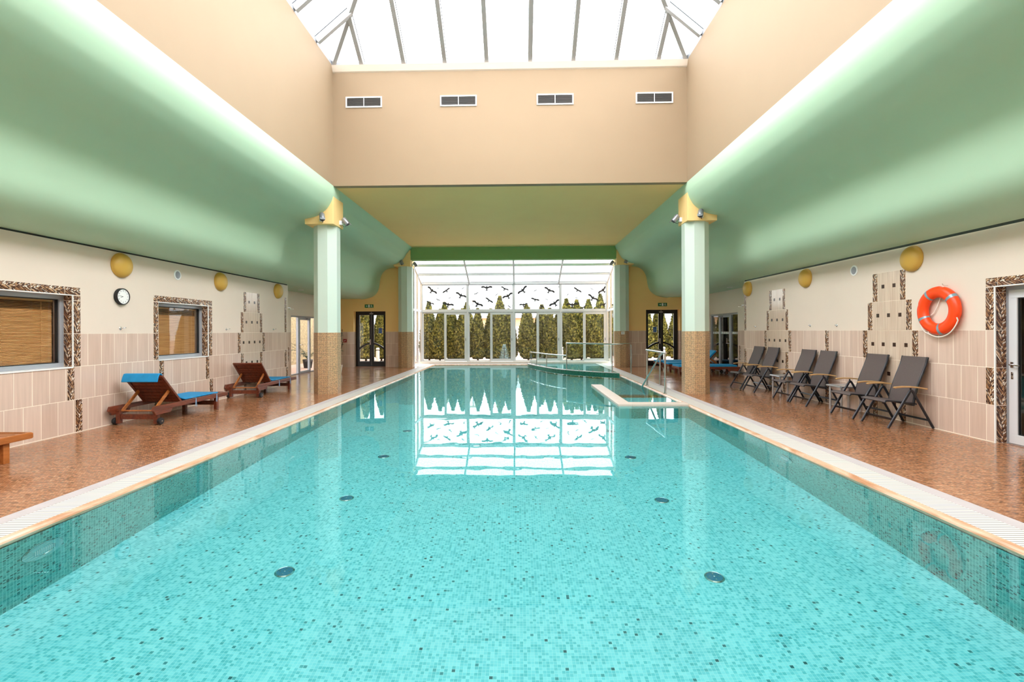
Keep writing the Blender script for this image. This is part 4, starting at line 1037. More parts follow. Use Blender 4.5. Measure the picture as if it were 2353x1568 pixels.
# wall shower arms at the corners
for (x, y, s, lab) in ((-6.80, 13.83, 1, 'chrome shower arm beside the courtyard door corner'), (6.42, 13.62, -1, 'chrome shower arm beside the corridor door corner')):
    t = thing('shower_arm', lab, 'shower', (x, y, 2.2), group='corner shower arms')
    mb = MB(); mb.lathe([(0.03, 0), (0.03, 0.008), (0.012, 0.012)], 16, axis=(0, 1, 0)); mb.build('rosette', M['chrome'], t, smooth=True)
    mb = MB(); mb.tube([(0, 0.0, 0), (0, 0.3, 0.01), (0, 0.48, 0.012)], 0.011); mb.build('pipe', M['chrome'], t, smooth=True)
    mb = MB(); mb.lathe([(0.012, 0.04), (0.02, 0.02), (0.09, 0.008), (0.09, 0)], 24, org=(0, 0.5, -0.03)); mb.build('shower_head', M['chrome'], t, smooth=True)

# ------------------------------------------------------------------ signs
def exit_sign(x, lab):
    t = thing('exit_sign', lab, 'sign', (x, YE, 2.575), group='green exit signs')
    mb = MB(); mb.box(-0.185, 0.185, -0.03, 0, -0.07, 0.07); mb.build('plate', M['exitgreen'], t, bevel=0.004)
    y = -0.0315
    def pic(polys, nm_):
        mb = MB()
        for P in polys: mb.prism(P, (0, y, 0), (1, 0, 0), (0, 0, 1), (0, 0.0015, 0))
        mb.build(nm_, M['white'], t)
    pic([[(-0.135, 0.0), (-0.10, 0.035), (-0.10, 0.012), (-0.065, 0.012), (-0.065, -0.012), (-0.10, -0.012), (-0.10, -0.035)]], 'arrow_symbol')
    pic([[(-0.035, -0.055), (0.035, -0.055), (0.035, 0.055), (-0.035, 0.055)]], 'door_symbol')
    pic([[(0.105 + 0.012 * math.cos(k * PI / 5), 0.042 + 0.012 * math.sin(k * PI / 5)) for k in range(10)], [(0.085, 0.025), (0.11, 0.028), (0.115, -0.005), (0.10, -0.008)],
         [(0.10, -0.008), (0.115, -0.004), (0.14, -0.03), (0.15, -0.052), (0.135, -0.052), (0.125, -0.034)], [(0.10, -0.008), (0.112, -0.01), (0.10, -0.035), (0.07, -0.045), (0.068, -0.033), (0.09, -0.027)],
         [(0.085, 0.025), (0.09, 0.015), (0.07, 0.0), (0.062, 0.008)], [(0.108, 0.026), (0.113, 0.016), (0.138, 0.008), (0.14, 0.018)]], 'running_figure_symbol')
exit_sign(-6.33, 'green exit sign above the black door beside the plant'); exit_sign(6.02, 'green exit sign above the black door behind the handrail')
for (x, lab) in ((-5.94, 'blue notice stuck on the black door beside the plant'), (5.79, 'blue notice stuck on the black door behind the handrail')):
    t = thing('door_notice', lab, 'notice', (x, YE + 0.298, 1.53), group='blue door notices')
    mb = MB(); mb.box(-0.085, 0.085, 0, 0.003, -0.12, 0.12); mb.build('sheet', M['white'], t)
    mb = MB(); mb.box(-0.075, 0.065, -0.0015, 0, -0.105, 0.11); mb.build('blue_panel', M['noticeblue'], t)
    mb = MB()
    for k, (w0, w1) in enumerate(((-0.05, 0.02), (-0.055, 0.045), (-0.055, 0.04), (-0.055, 0.03))): mb.box(w0, w1, -0.0025, -0.0015, 0.05 - k * 0.035, 0.058 - k * 0.035)
    mb.build('print', M['bluetie'], t)
t = thing('fire_call_box', 'small red alarm box on the tiles beside the plant', 'alarm', (-7.36, YE, 1.11))
mb = MB(); mb.box(-0.07, 0.07, -0.05, 0, -0.07, 0.07); mb.build('box', M['red'], t, bevel=0.006)
mb = MB(); mb.bar((-0.03, -0.052, -0.02), (0.03, -0.052, 0.02), 0.02, 0.004, up=(0, 1, 0)); mb.build('symbol', M['white'], t)
t = thing('wall_notice', 'small white notice on the mosaic of the far right column', 'notice', (CX + 4.44 - 0.0, 20.05 - 0.2905, 1.40))
mb = MB(); mb.box(-0.07, 0.07, -0.004, 0, -0.06, 0.06); mb.build('plate', M['white'], t)
mb = MB()
for k in range(4): mb.box(-0.05, 0.05 - 0.02 * (k % 2), -0.0055, -0.004, 0.035 - k * 0.022, 0.042 - k * 0.022)
mb.build('print', M['lampgrey'], t)

# ------------------------------------------------------------------ sun loungers
def lounger_parts(t, raised, wood, cross_slats=True):
    # local: y runs from the head (0) to the foot (2.0), x across (-.36...36), hinge at y=.70
    W2 = 0.36
    for s in (-1, 1):
        mb = MB(); mb.prism([(0.0, 0.245), (0.03, 0.31), (1.96, 0.31), (1.985, 0.30), (1.985, 0.245), (1.97, 0.235), (0.01, 0.235)], (s * W2 - 0.02, 0, 0), (0, 1, 0), (0, 0, 1), (0.04, 0, 0)); mb.build('side_rail', wood, t, bevel=0.005)
        mb = MB(); mb.prism([(0.02, 0.235), (0.06, 0.17), (0.40, 0.17), (0.44, 0.235)], (s * W2 - 0.02, 0, 0), (0, 1, 0), (0, 0, 1), (0.04, 0, 0)); mb.build('side_cheek', wood, t, bevel=0.004)
        x = s * (W2 - 0.05)
        mb = MB(); mb.box(x - 0.03, x + 0.03, 0.13, 0.20, 0.02, 0.24); mb.build('leg', wood, t, bevel=0.004)
        mb = MB(); mb.box(x - 0.03, x + 0.03, 1.68, 1.75, 0.0, 0.24); mb.build('leg', wood, t, bevel=0.004)
        mb = MB(); xo = x + s * 0.062; mb.lathe([(0.03, -0.026), (0.052, -0.024), (0.058, -0.012), (0.058, 0.012), (0.052, 0.024), (0.03, 0.026)], 28, org=(xo, 0.165, 0.058), axis=(1, 0, 0)); w = mb.build('wheel', M['rubber'], t, smooth=True)
        mb = MB(); mb.lathe([(0.012, 0.0), (0.01, 0.008), (0.003, 0.012)], 14, org=(xo + s * 0.026, 0.165, 0.058), axis=(s, 0, 0)); mb.build('hub', M['chrome'], w, smooth=True)
    mb = MB(); mb.box(-W2 + 0.06, W2 - 0.06, 0.145, 0.185, 0.09, 0.17); mb.build('cross_beam', wood, t, bevel=0.003)
    mb = MB(); mb.box(-W2 + 0.06, W2 - 0.06, 1.695, 1.735, 0.09, 0.17); mb.build('cross_beam', wood, t, bevel=0.003)
    mb = MB(); mb.box(-W2, W2, 1.95, 1.985, 0.24, 0.308); mb.build('foot_rail', wood, t, bevel=0.004)
    mb = MB(); k = 13
    for i in range(k):
        y = 0.76 + i * (1.93 - 0.76) / k; mb.box(-W2 + 0.02, W2 - 0.02, y, y + 0.068, 0.285, 0.305)
    mb.build('seat_slats', wood, t)
    # backrest
    hy, hz = 0.72, 0.295; L = 0.66; a = R(47) if raised else 0.0
    d = Vector((0, -math.cos(a), math.sin(a))); n = Vector((0, math.sin(a), math.cos(a)))
    mb = MB()
    for s in (-1, 1):
        p = Vector((s * (W2 - 0.05), hy, hz)); mb.bar(p, p + d * L, 0.045, 0.035, up=n)
    e = Vector((0, hy, hz)) + d * (L - 0.03); mb.bar(e + Vector((-W2 + 0.05, 0, 0)), e + Vector((W2 - 0.05, 0, 0)), 0.06, 0.034, up=n)
    mb.build('backrest_frame', wood, t, bevel=0.004)
    mb = MB()
    for i in range(7):
        c = Vector((0, hy, hz)) + d * (0.04 + i * 0.083) + n * 0.006; mb.bar(c + Vector((-W2 + 0.07, 0, 0)), c + Vector((W2 - 0.07, 0, 0)), 0.07, 0.016, up=n)
    mb.build('backrest_slats', wood, t)
    if raised:
        for s in (-1, 1):
            p = Vector((s * (W2 - 0.10), hy, hz)) + d * 0.30 - n * 0.01; q = Vector((s * (W2 - 0.10), 0.17, 0.225))
            mb = MB(); mb.bar(p, q, 0.022, 0.05, up=(0, 1, 0.3)); mb.build('strut', M['teakgold'], t, bevel=0.003)
        mb = MB(); mb.tube([(-W2 + 0.03, 0.17, 0.225), (W2 - 0.03, 0.17, 0.225)], 0.012); mb.build('strut_rod', M['teakgold'], t, smooth=True)
def cushion(name, lab, loc, rz, path, w, th, ties=True):
    t = thing(name, lab, 'cushion', loc, rz, 'blue lounger mats')
    mb = MB(); mb.sheet(path, (1, 0, 0), -w, w, th, nw=4); mb.build('pad', M['blue'], t, smooth=True, bevel=min(0.012, th * 0.4))
    if ties:
        for y in (1.02, 1.62):
            mb = MB(); x = 0.372
            mb.tube([(w - 0.01, y, 0.325), (x + 0.012, y, 0.318), (x + 0.016, y + 0.004, 0.25), (x + 0.018, y + 0.012, 0.16)], 0.004, 6); mb.tube([(x + 0.012, y, 0.31), (x + 0.018, y - 0.015, 0.25), (x + 0.02, y - 0.03, 0.17)], 0.004, 6)
            mb.build('tie', M['bluetie'], t, smooth=True)
    return t
def backpath(over):
    a = R(47); d = Vector((0, -math.cos(a), math.sin(a))); n = Vector((0, math.sin(a), math.cos(a)))
    P = []
    for y in (1.80, 1.6, 1.4, 1.2, 1.0, 0.86): P.append(Vector((0, y, 0.318)))
    h = Vector((0, 0.72, 0.295)) + n * 0.034
    P.append(h + d * 0.06 + Vector((0, 0.03, 0.0)))
    for k in (0.15, 0.3, 0.45, 0.6): P.append(h + d * k)
    if over:
        e = h + d * 0.68; P += [e, e + Vector((0, -0.035, -0.005)), e + Vector((0, -0.06, -0.05)), e + Vector((0, -0.085, -0.13))]
    return P
WT = M['teak']
L1 = thing('sun_lounger', 'bare golden-brown slatted sun lounger cut off at the left photo edge', 'sun lounger', (-6.21, 3.71, 0), 0, 'wooden sun loungers')
lounger_parts(L1, True, M['teakgold'])
L2 = thing('sun_lounger', 'raised wooden sun lounger with a blue mat folded over its headrest', 'sun lounger', (-6.19, 7.58, 0), 0, 'wooden sun loungers'); lounger_parts(L2, True, WT)
L3 = dup(L2, (-6.25, 10.77, 0), R(1), 'raised wooden sun lounger with bare backrest, farther along the left wall')
cushion('lounger_cushion', 'blue mat hanging over the headrest of the lounger under the small window', (-6.19, 7.58, 0), 0, backpath(True), 0.30, 0.022)
cushion('lounger_cushion', 'blue mat on the farther left lounger near the courtyard door', (-6.25, 10.77, 0), R(1), backpath(False), 0.30, 0.022)
# far right group, feet to the pool
FLAT = [Vector((0, y, 0.335)) for y in (1.98, 1.7, 1.4, 1.1, 0.8, 0.5, 0.1)]
LA = thing('sun_lounger', 'flat dark wooden sun lounger nearest behind the right near column', 'sun lounger', (7.17, 16.20, 0), R(90), 'wooden sun loungers'); lounger_parts(LA, False, WT)
dup(L2, (7.20, 17.38, 0), R(90), 'wooden sun lounger with raised blue back in front of the corridor door')
dup(LA, (7.20, 18.55, 0), R(90), 'flat wooden sun lounger farthest behind the right near column')
cushion('lounger_cushion', 'thick blue cushion on the flat lounger nearest behind the right column', (7.17, 16.20, 0), R(90), FLAT, 0.33, 0.06, False)
P = backpath(False); P = [p + Vector((0, 0, 0.02)) for p in P]; P[0].y = 1.98
cushion('lounger_cushion', 'thick blue cushion on the lounger with raised back', (7.20, 17.38, 0), R(90), P, 0.33, 0.06, False)
cushion('lounger_cushion', 'thick blue cushion on the farthest flat lounger by the black door', (7.20, 18.55, 0), R(90), FLAT, 0.33, 0.06, False)

# ------------------------------------------------------------------ folding chairs
def chair(lab, loc):
    t = thing('folding_chair', lab, 'chair', loc, 0, 'folding chairs along the right wall')
    # local: front is -x ; origin under the apex of the legs
    W = 0.285
    back = [(0.075, 0.335), (0.085, 0.42), (0.115, 0.55), (0.165, 0.70), (0.225, 0.85), (0.27, 0.97), (0.295, 1.075)]
    bc = smooth_curve(back, 4)
    mb = MB(); mb.sheet([(c.x - 0.012, 0, c.y) for c in bc], (0, 1, 0), -W + 0.055, W - 0.055, 0.006, nw=4); mb.build('backrest', M['textile'], t, smooth=True)
    for s in (-1, 1):
        mb = MB(); mb.tube([(c.x, s * (W - 0.045), c.y) for c in bc], 0.018, 10, rx=0.013); mb.build('back_rail', M['anthracite'], t, smooth=True)
    seat = [(-0.355, 0.395), (-0.335, 0.418), (-0.28, 0.420), (-0.15, 0.405), (0.0, 0.388), (0.10, 0.378)]
    sc_ = smooth_curve(seat, 4)
    mb = MB(); mb.sheet([(c.x, 0, c.y) for c in sc_], (0, 1, 0), -W + 0.05, W - 0.05, 0.006, nw=4); mb.build('seat', M['textile'], t, smooth=True)
    mb = MB()
    for s in (-1, 1): mb.tube([(c.x, s * (W - 0.04), c.y - 0.008) for c in sc_], 0.013, 8)
    mb.tube([(-0.345, -W + 0.04, 0.395), (-0.345, W - 0.04, 0.395)], 0.012, 8); mb.tube([(0.10, -W + 0.02, 0.365), (0.10, W - 0.02, 0.365)], 0.012, 8)
    mb.build('seat_frame', M['anthracite'], t, smooth=True)
    for s in (-1, 1):
        y = s * W
        mb = MB(); mb.tube([(-0.335, y, 0.006), (-0.02, y, 0.545), (0.0, y, 0.572)], 0.021, 12, rx=0.014); mb.build('front_leg', M['anthracite'], t, smooth=True)
        yi = s * (W - 0.0)
        mb = MB(); mb.tube([(0.335, yi, 0.006), (0.045, yi, 0.535), (0.02, yi, 0.572), (-0.005, yi, 0.575)], 0.019, 12, rx=0.013); mb.build('rear_leg', M['anthracite'], t, smooth=True)
        arm = [(-0.245, 0.612), (-0.23, 0.622), (-0.12, 0.632), (0.0, 0.630), (0.12, 0.618), (0.235, 0.598)]
        mb = MB(); mb.sheet([(p[0], 0, p[1]) for p in arm], (0, 1, 0), y - 0.026, y + 0.026, 0.022); mb.build('armrest', M['armwood'], t, bevel=0.006)
        mb = MB(); mb.tube([(0.0, y, 0.565), (0.0, y, 0.615)], 0.012, 10); mb.build('arm_pivot', M['anthracite'], t, smooth=True)
    mb = MB(); mb.bar((-0.255, -W, 0.135), (-0.255, W, 0.135), 0.014, 0.04, up=(-0.5, 0, 0.86)); mb.build('front_bar', M['anthracite'], t, bevel=0.003)
    mb = MB(); mb.bar((0.265, -W, 0.125), (0.265, W, 0.125), 0.014, 0.03, up=(0.4, 0, 0.9)); mb.build('rear_bar', M['anthracite'], t, bevel=0.003)
    return t
cl = ['closest to the lifebuoy', 'between the lifebuoy-side chair and a glass table', 'on the far side of the nearer glass table', 'on the near side of the farther glass table', 'on the far side of the farther glass table', 'farthest, next to the blue loungers']
c0 = None
for y, w in zip((7.755, 8.535, 9.86, 10.515, 11.95, 12.66), cl):
    lab = 'taupe mesh folding chair with teak armrests, ' + w
    c0_ = (5.915, y, 0)
    if c0 is None: c0 = chair(lab, c0_)
    else: dup(c0, c0_, 0, lab)
# side tables
t0 = thing('side_table', 'low silver side table with glass top, nearer to the lifebuoy', 'table', (6.06, 9.165, 0), group='silver side tables')
for sx in (-1, 1):
    for sy in (-1, 1):
        mb = MB(); mb.tube([(sx * 0.17, sy * 0.16, 0), (sx * 0.17, sy * 0.16, 0.44)], 0.018, 14); mb.build('leg', M['silver'], t0, smooth=True)
mb = MB(); c = 0.205
for (p, q) in (((-c, -c, .45), (c, -c, .45)), ((c, -c, .45), (c, c, .45)), ((c, c, .45), (-c, c, .45)), ((-c, c, .45), (-c, -c, .45))): mb.tube([p, q], 0.017, 12)
mb.build('top_frame', M['silver'], t0, smooth=True)
mb = MB(); mb.box(-c, c, -c, c, 0.452, 0.462); mb.build('table_top', M['tabletop'], t0, bevel=0.002)
dup(t0, (6.06, 11.235, 0), 0, 'low silver side table with glass top, farther along the chair row')

# ------------------------------------------------------------------ pool handrail
t = thing('pool_handrail', 'stainless steel handrail sloping into the pool steps', 'handrail', (3.47, 11.59, 0))
def loc_(pts): return [(p[0] - 3.47, p[1] - 11.59, p[2]) for p in pts]
for (x, y) in ((3.50, 13.31), (3.85, 13.31), (3.47, 11.59)):
    mb = MB(); mb.tube(loc_([(x, y, 0), (x, y, 0.955)]), 0.023, 14); p_ = mb.build('post', M['steel'], t, smooth=True)
    mb = MB(); mb.lathe([(0.045, 0.0), (0.045, 0.008), (0.03, 0.012)], 20, org=loc_([(x, y, 0)])[0]); mb.build('foot_flange', M['steel'], p_, smooth=True)
mb = MB(); mb.tube(loc_([(3.50, 13.38, 0.965), (3.47, 11.52, 0.965)]), 0.025, 14); mb.build('top_rail', M['steel'], t, smooth=True)
mb = MB(); mb.tube(loc_([(3.50, 13.25, 0.97), (3.80, 13.25, 0.97), (3.85, 13.31, 0.955)]), 0.02, 12); mb.build('cross_rail', M['steel'], t, smooth=True)
mb = MB(); mb.tube(loc_([(3.47, 11.75, 0.95), (3.45, 11.95, 0.87), (3.30, 13.12, -0.03), (3.26, 13.4, -0.25), (3.24, 13.6, -0.5)]), 0.021, 14); mb.build('sloping_rail', M['steel'], t, smooth=True)

# ------------------------------------------------------------------ whirlpool balustrade
t = thing('glass_balustrade', 'curved glass balustrade with steel rails on the whirlpool rim', 'balustrade', (1.83, 18.0, 0.05))
BO = (1.83, 18.0, 0.05)
def rel(p): return (p[0] - BO[0], p[1] - BO[1], p[2] - BO[2])
RB_ = offset_curve(RC, 0.08)
def near(x, y): return min(range(len(RB_)), key=lambda i: (RB_[i].x - x) ** 2 + (RB_[i].y - y) ** 2)
idx = [near(0.56, 21.38), near(0.71, 20.35), near(1.04, 19.25), near(1.83, 18.0), near(3.25, 16.7)]
for k, i in enumerate(idx):
    h = 0.57 if k < 3 else 1.03
    p = RB_[i]
    if k == 0: continue
    mb = MB(); mb.tube([rel((p.x, p.y, 0.055)), rel((p.x, p.y, h))], 0.02, 12); mb.build('post', M['steel'], t, smooth=True)
mb = MB(); mb.tube([rel((p.x, p.y, 0.58)) for p in RB_[idx[0]:idx[3] + 1]], 0.022, 12); mb.build('low_rail', M['steel'], t, smooth=True)
pe = (3.86, 16.75)
hp = [rel((p.x, p.y, 1.04)) for p in RB_[idx[3]:idx[4] + 1]]
hp = [(hp[0][0], hp[0][1], hp[0][2] - 0.04)] + hp + [rel((3.55, 16.62, 1.04)), rel((3.80, 16.72, 1.04)), rel((3.855, 16.745, 1.02)), rel((3.86, 16.75, 0.97)), rel((3.86, 16.75, 0.0))]
mb = MB(); mb.tube(hp, 0.024, 12); mb.build('high_rail', M['steel'], t, smooth=True)
mb = MB(); mb.lathe([(0.045, 0.0), (0.045, 0.008), (0.03, 0.012)], 20, org=rel((3.86, 16.75, 0.0))); mb.build('foot_flange', M['steel'], t, smooth=True)
def glasspanels(i0, i1, z0, z1, n):
    for k in range(n):
        a = i0 + (i1 - i0) * k / n; b_ = i0 + (i1 - i0) * (k + 1) / n
        def P(f):
            i = int(min(math.floor(f), len(RB_) - 2)); u = f - i; return RB_[i].lerp(RB_[i+1], u)
        p, q = P(a + 0.03), P(b_ - 0.03)
        mb = MB(); mb.bar((p.x - BO[0], p.y - BO[1], (z0 + z1) / 2 - BO[2]), (q.x - BO[0], q.y - BO[1], (z0 + z1) / 2 - BO[2]), 0.01, z1 - z0); mb.build('glass_panel', M['railglass'], t)
        mb = MB()
        for e in (p, q): mb.box(e.x - BO[0] - 0.02, e.x - BO[0] + 0.02, e.y - BO[1] - 0.02, e.y - BO[1] + 0.02, 0.0, 0.05)
        mb.build('glass_clamp', M['steel'], t)
glasspanels(idx[0], idx[3], 0.09, 0.54, 6); glasspanels(idx[3], idx[4], 0.09, 0.99, 4)

# ------------------------------------------------------------------ fittings in the pool
j0 = None
jn = [('nearest pair', 4.15), ('second pair', 5.66), ('third pair', 7.22), ('farthest pair', 8.78)]
for (a, y) in jn:
    for (x, sd_) in ((-2.03, 'lounger side'), (1.65, 'chair side')):
        lab = 'round metal inlet on the pool floor, ' + a + ', ' + sd_
        if j0 is None:
            j0 = thing('pool_floor_inlet', lab, 'pool inlet', (x, y, ZP), 0, 'round inlets in the pool floor')
            mb = MB(); mb.lathe([(0.082, 0.0), (0.082, 0.006), (0.07, 0.016), (0.066, 0.014), (0.066, 0.006)], 32); mb.build('rim', M['steel'], j0, smooth=True)
            mb = MB(); mb.lathe([(0.066, 0.004), (0.066, 0.012), (0.01, 0.016)], 32); c_ = mb.build('cover', pm('inlet_cover', (66, 130, 158), 0.3, metal=0.3), j0, smooth=True)
            mb = MB()
            for k in range(4): mb.lathe([(0.006, 0.012), (0.006, 0.018)], 10, org=(0.04 * math.cos(k * PI / 2), 0.04 * math.sin(k * PI / 2), 0))
            mb.lathe([(0.009, 0.012), (0.008, 0.021), (0.002, 0.022)], 12); mb.build('screw', M['steel'], c_)
        else: dup(j0, (x, y, ZP), 0, lab)
p0 = thing('pool_light', 'large round underwater light on the near lounger-side pool wall', 'pool light', (PL, 3.72, -0.55), 0, 'round underwater pool lights')
mb = MB(); mb.lathe([(0.165, 0.0), (0.165, 0.008), (0.155, 0.018), (0.09, 0.02), (0.085, 0.012)], 40, axis=(1, 0, 0)); mb.build('bezel', M['steel'], p0, smooth=True)
mb = MB(); mb.lathe([(0.088, 0.008), (0.088, 0.014), (0.02, 0.018)], 40, axis=(1, 0, 0)); mb.build('lens', pm('lamp_lens', (150, 196, 200), 0.2), p0, smooth=True)
mb = MB()
for k in range(10): mb.box(0.016, 0.02, -0.075 + k * 0.0165, -0.070 + k * 0.0165, -0.05, 0.05)
mb.build('lens_rib', M['white'], p0)
dup(p0, (PL, 8.75, -0.5), 0, 'round underwater light on the lounger-side pool wall before the near column')
dup(p0, (PR, 6.28, -0.5), PI, 'round underwater light on the chair-side pool wall')
n0 = thing('pool_nozzle', 'small round nozzle on the near lounger-side pool wall', 'pool nozzle', (PL, 4.5, -0.7), 0, 'small wall nozzles in the pool')
mb = MB(); mb.lathe([(0.03, 0.0), (0.03, 0.012), (0.02, 0.022), (0.008, 0.024)], 20, axis=(1, 0, 0)); mb.build('cap', M['steel'], n0, smooth=True)
dup(n0, (PR, 5.30, -0.53), PI, 'small round nozzle on the chair-side pool wall, nearer one')
dup(n0, (PR, 5.85, -0.53), PI, 'small round nozzle on the chair-side pool wall next to the light')

# ------------------------------------------------------------------ plants and garden
def leafplant(name, lab, loc, h, spread, n, pot=True, leaf=0.12, cat='plant'):
    t = thing(name, lab, cat, loc)
    if pot:
        mb = MB(); mb.lathe([(0.12, 0), (0.17, 0.28), (0.18, 0.30), (0.165, 0.30), (0.155, 0.26)], 28); p_ = mb.build('pot', M['pot'], t, smooth=True)
    mb = MB(); rnd = random.Random(len(lab)); mbl = MB()
    for k in range(7):
        a = rnd.random() * 6.28; r_ = spread * (0.25 + 0.5 * rnd.random()); hh = h * (0.6 + 0.4 * rnd.random())
        pts = [(0, 0, 0.2), (r_ * 0.3 * math.cos(a), r_ * 0.3 * math.sin(a), hh * 0.5), (r_ * math.cos(a), r_ * math.sin(a), hh)]
        mb.tube(pts, 0.012, 6)
        for i in range(n // 7):
            f = 0.25 + 0.75 * rnd.random(); c = Vector((r_ * f * math.cos(a), r_ * f * math.sin(a), 0.2 + (hh - 0.2) * f))
            b_ = rnd.random() * 6.28; dv = Vector((math.cos(b_), math.sin(b_), rnd.uniform(-0.5, 0.4))).normalized(); sv = dv.cross(Vector((0, 0, 1))).normalized(); L = leaf * rnd.uniform(0.7, 1.3)
            mbl.quad([c, c + dv * L * 0.45 + sv * L * 0.26, c + dv * L, c + dv * L * 0.45 - sv * L * 0.26])
    mb.build('stem', M['trunk'], t, smooth=True); mbl.build('foliage', M['leafdark'], t)
    return t
leafplant('potted_ficus', 'tall dark-leaved potted plant half hidden behind the near left column', (-6.50, 17.3, 0), 1.75, 0.34, 210)
# palm in the courtyard
t = thing('potted_palm', 'dark potted palm behind the glass of the courtyard door', 'plant', (-9.30, 21.2, -0.1))
mb = MB(); mb.lathe([(0.16, 0), (0.22, 0.36), (0.2, 0.38), (0.19, 0.34)], 24); mb.build('pot', M['rubber'], t, smooth=True)
mb = MB(); rnd = random.Random(5)
for k in range(16):
    a = k * 2.4; L = rnd.uniform(0.75, 1.1); prev = None
    for i in range(9):
        f = i / 8; p = Vector((L * f * math.cos(a), L * f * math.sin(a), 0.38 + 1.15 * f - 0.75 * f * f * (0.6 + 0.4 * (k % 3))))
        if prev is not None:
            mb.bar(prev, p, 0.008, 0.008)
            dv = (p - prev).normalized(); sv = dv.cross(Vector((0, 0, 1))).normalized()
            for s in (-1, 1):
                ll = 0.2 * (1 - f * 0.6); e = p + sv * s * ll * 0.8 + dv * ll * 0.6 - Vector((0, 0, 0.05)); mb.quad([p, p + dv * 0.012, e, p - dv * 0.012])
        prev = p
mb.build('fronds', M['leafdark'], t)

def thuja_meshes(seed, h, r0):
    rnd = random.Random(seed); mb = MB(); 
    def rad(z): 
        f = z / h; return r0 * (min(1, 0.7 + 2.0 * f) if f < 0.15 else max(0.03, (1 - ((f - 0.15) / 0.85) ** 1.9)))
    for k in range(5200):
        z = 0.06 * h + 0.94 * h * (rnd.random() ** 1.15); a = rnd.random() * 6.283; rr_ = rad(z) * (0.78 + 0.26 * rnd.random() + 0.08 * math.sin(5 * a + 7 * z))
        c = Vector((rr_ * math.cos(a), rr_ * math.sin(a), z)); out_ = Vector((math.cos(a), math.sin(a), 0)); tn = Vector((-math.sin(a), math.cos(a), 0))
        up_ = (Vector((0, 0, 1)) * rnd.uniform(0.5, 1) + out_ * rnd.uniform(0.1, 0.7) + tn * rnd.uniform(-0.5, 0.5)).normalized(); sd_ = (tn + out_ * rnd.uniform(-1.0, 1.0)).normalized()
        L = rnd.uniform(0.07, 0.14); w = L * rnd.uniform(0.28, 0.45)
        mb.quad([c, c + up_ * L * 0.5 + sd_ * w, c + up_ * L, c + up_ * L * 0.5 - sd_ * w])
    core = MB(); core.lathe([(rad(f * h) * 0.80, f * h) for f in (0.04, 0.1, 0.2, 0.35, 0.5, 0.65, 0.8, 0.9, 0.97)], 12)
    return mb, core
protos = []
def tree(lab, x, y, h, variant, z0=-0.1):
    if variant < len(protos):
        src, hh = protos[variant]; s = h / hh
        return dup(src, (x, y, z0), random.random() * 6, lab, 'clipped conifer trees in the garden', (s * random.uniform(0.92, 1.08), s * random.uniform(0.92, 1.08), s))
    t = thing('conifer_tree', lab, 'tree', (x, y, z0), 0, 'clipped conifer trees in the garden')
    mb, core = thuja_meshes(variant + 3, h, 0.45)
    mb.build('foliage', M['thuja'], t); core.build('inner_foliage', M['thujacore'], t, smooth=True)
    k = MB(); k.tube([(0, 0, 0), (0, 0, h * 0.3)], 0.05, 8); k.build('trunk', M['trunk'], t)
    protos.append((t, h)); return t
TR = [(-4.80, 26.0, 2.68, 0), (-4.18, 25.7, 2.70, 1), (-3.52, 25.9, 2.72, 2), (-2.98, 25.7, 2.72, 0), (-2.18, 25.9, 2.74, 1), (-1.50, 26.1, 2.72, 2), (-0.98, 25.7, 2.78, 0), (-0.52, 26.0, 2.7, 1),
      (0.52, 25.8, 2.78, 2), (1.10, 26.2, 2.55, 1), (1.66, 25.8, 2.72, 0), (2.14, 26.1, 2.62, 1), (2.80, 25.7, 2.78, 2), (3.36, 26.0, 2.76, 0), (4.06, 25.8, 2.74, 1), (4.62, 26.1, 2.7, 2)]
tl = ['far left end', 'second from the left', 'third from the left', 'fourth from the left', 'left of the first gap', 'right of the first gap', 'behind the blue spruce', 'left of the middle gap', 'right of the middle gap',
      'thin one after the middle gap', 'sixth from the right', 'fifth from the right', 'fourth from the right', 'third from the right', 'second from the right', 'right end']
for (x, y, h, v), w in zip(TR, tl): tree('clipped green conifer in the garden row, ' + w, x, y, h, v)
for i, (x, y, h, v) in enumerate([(-8.95, 26.3, 3.0, 1), (-8.20, 25.9, 3.1, 2), (-7.45, 26.2, 3.0, 0), (-6.70, 26.0, 3.1, 1)]):
    tree('clipped conifer seen through the black door beside the plant, ' + ('leftmost', 'left pane', 'between the panes', 'right pane')[i], x, y, h, v)
for i, (x, y, h, v) in enumerate([(6.75, 26.0, 3.0, 2), (7.55, 26.2, 3.1, 0), (8.4, 26.0, 2.9, 1)]):
    tree('clipped conifer seen through the black door behind the handrail, ' + ('left pane', 'middle', 'right pane')[i], x, y, h, v)
# a second, taller row behind
for i, (x, y, h, v) in enumerate([(-5.75, 31, 3.4, 1), (-4.80, 31.4, 3.4, 2), (-3.30, 31, 3.35, 0), (-1.20, 31.2, 3.75, 1), (0.50, 31, 3.2, 2), (1.50, 31.3, 3.2, 0), (3.05, 31, 3.55, 1), (3.75, 31.4, 3.5, 2), (4.45, 31, 3.5, 0), (5.25, 31.3, 3.85, 1), (6.05, 31, 3.55, 2)]):
    tree('taller conifer showing over the garden row, ' + ('far left', 'second from left', 'third from left', 'tallest left of the middle', 'low one right of the middle', 'sixth from the right', 'fifth from the right', 'fourth from the right', 'third from the right', 'tallest at the right', 'far right')[i], x, y, h, v)
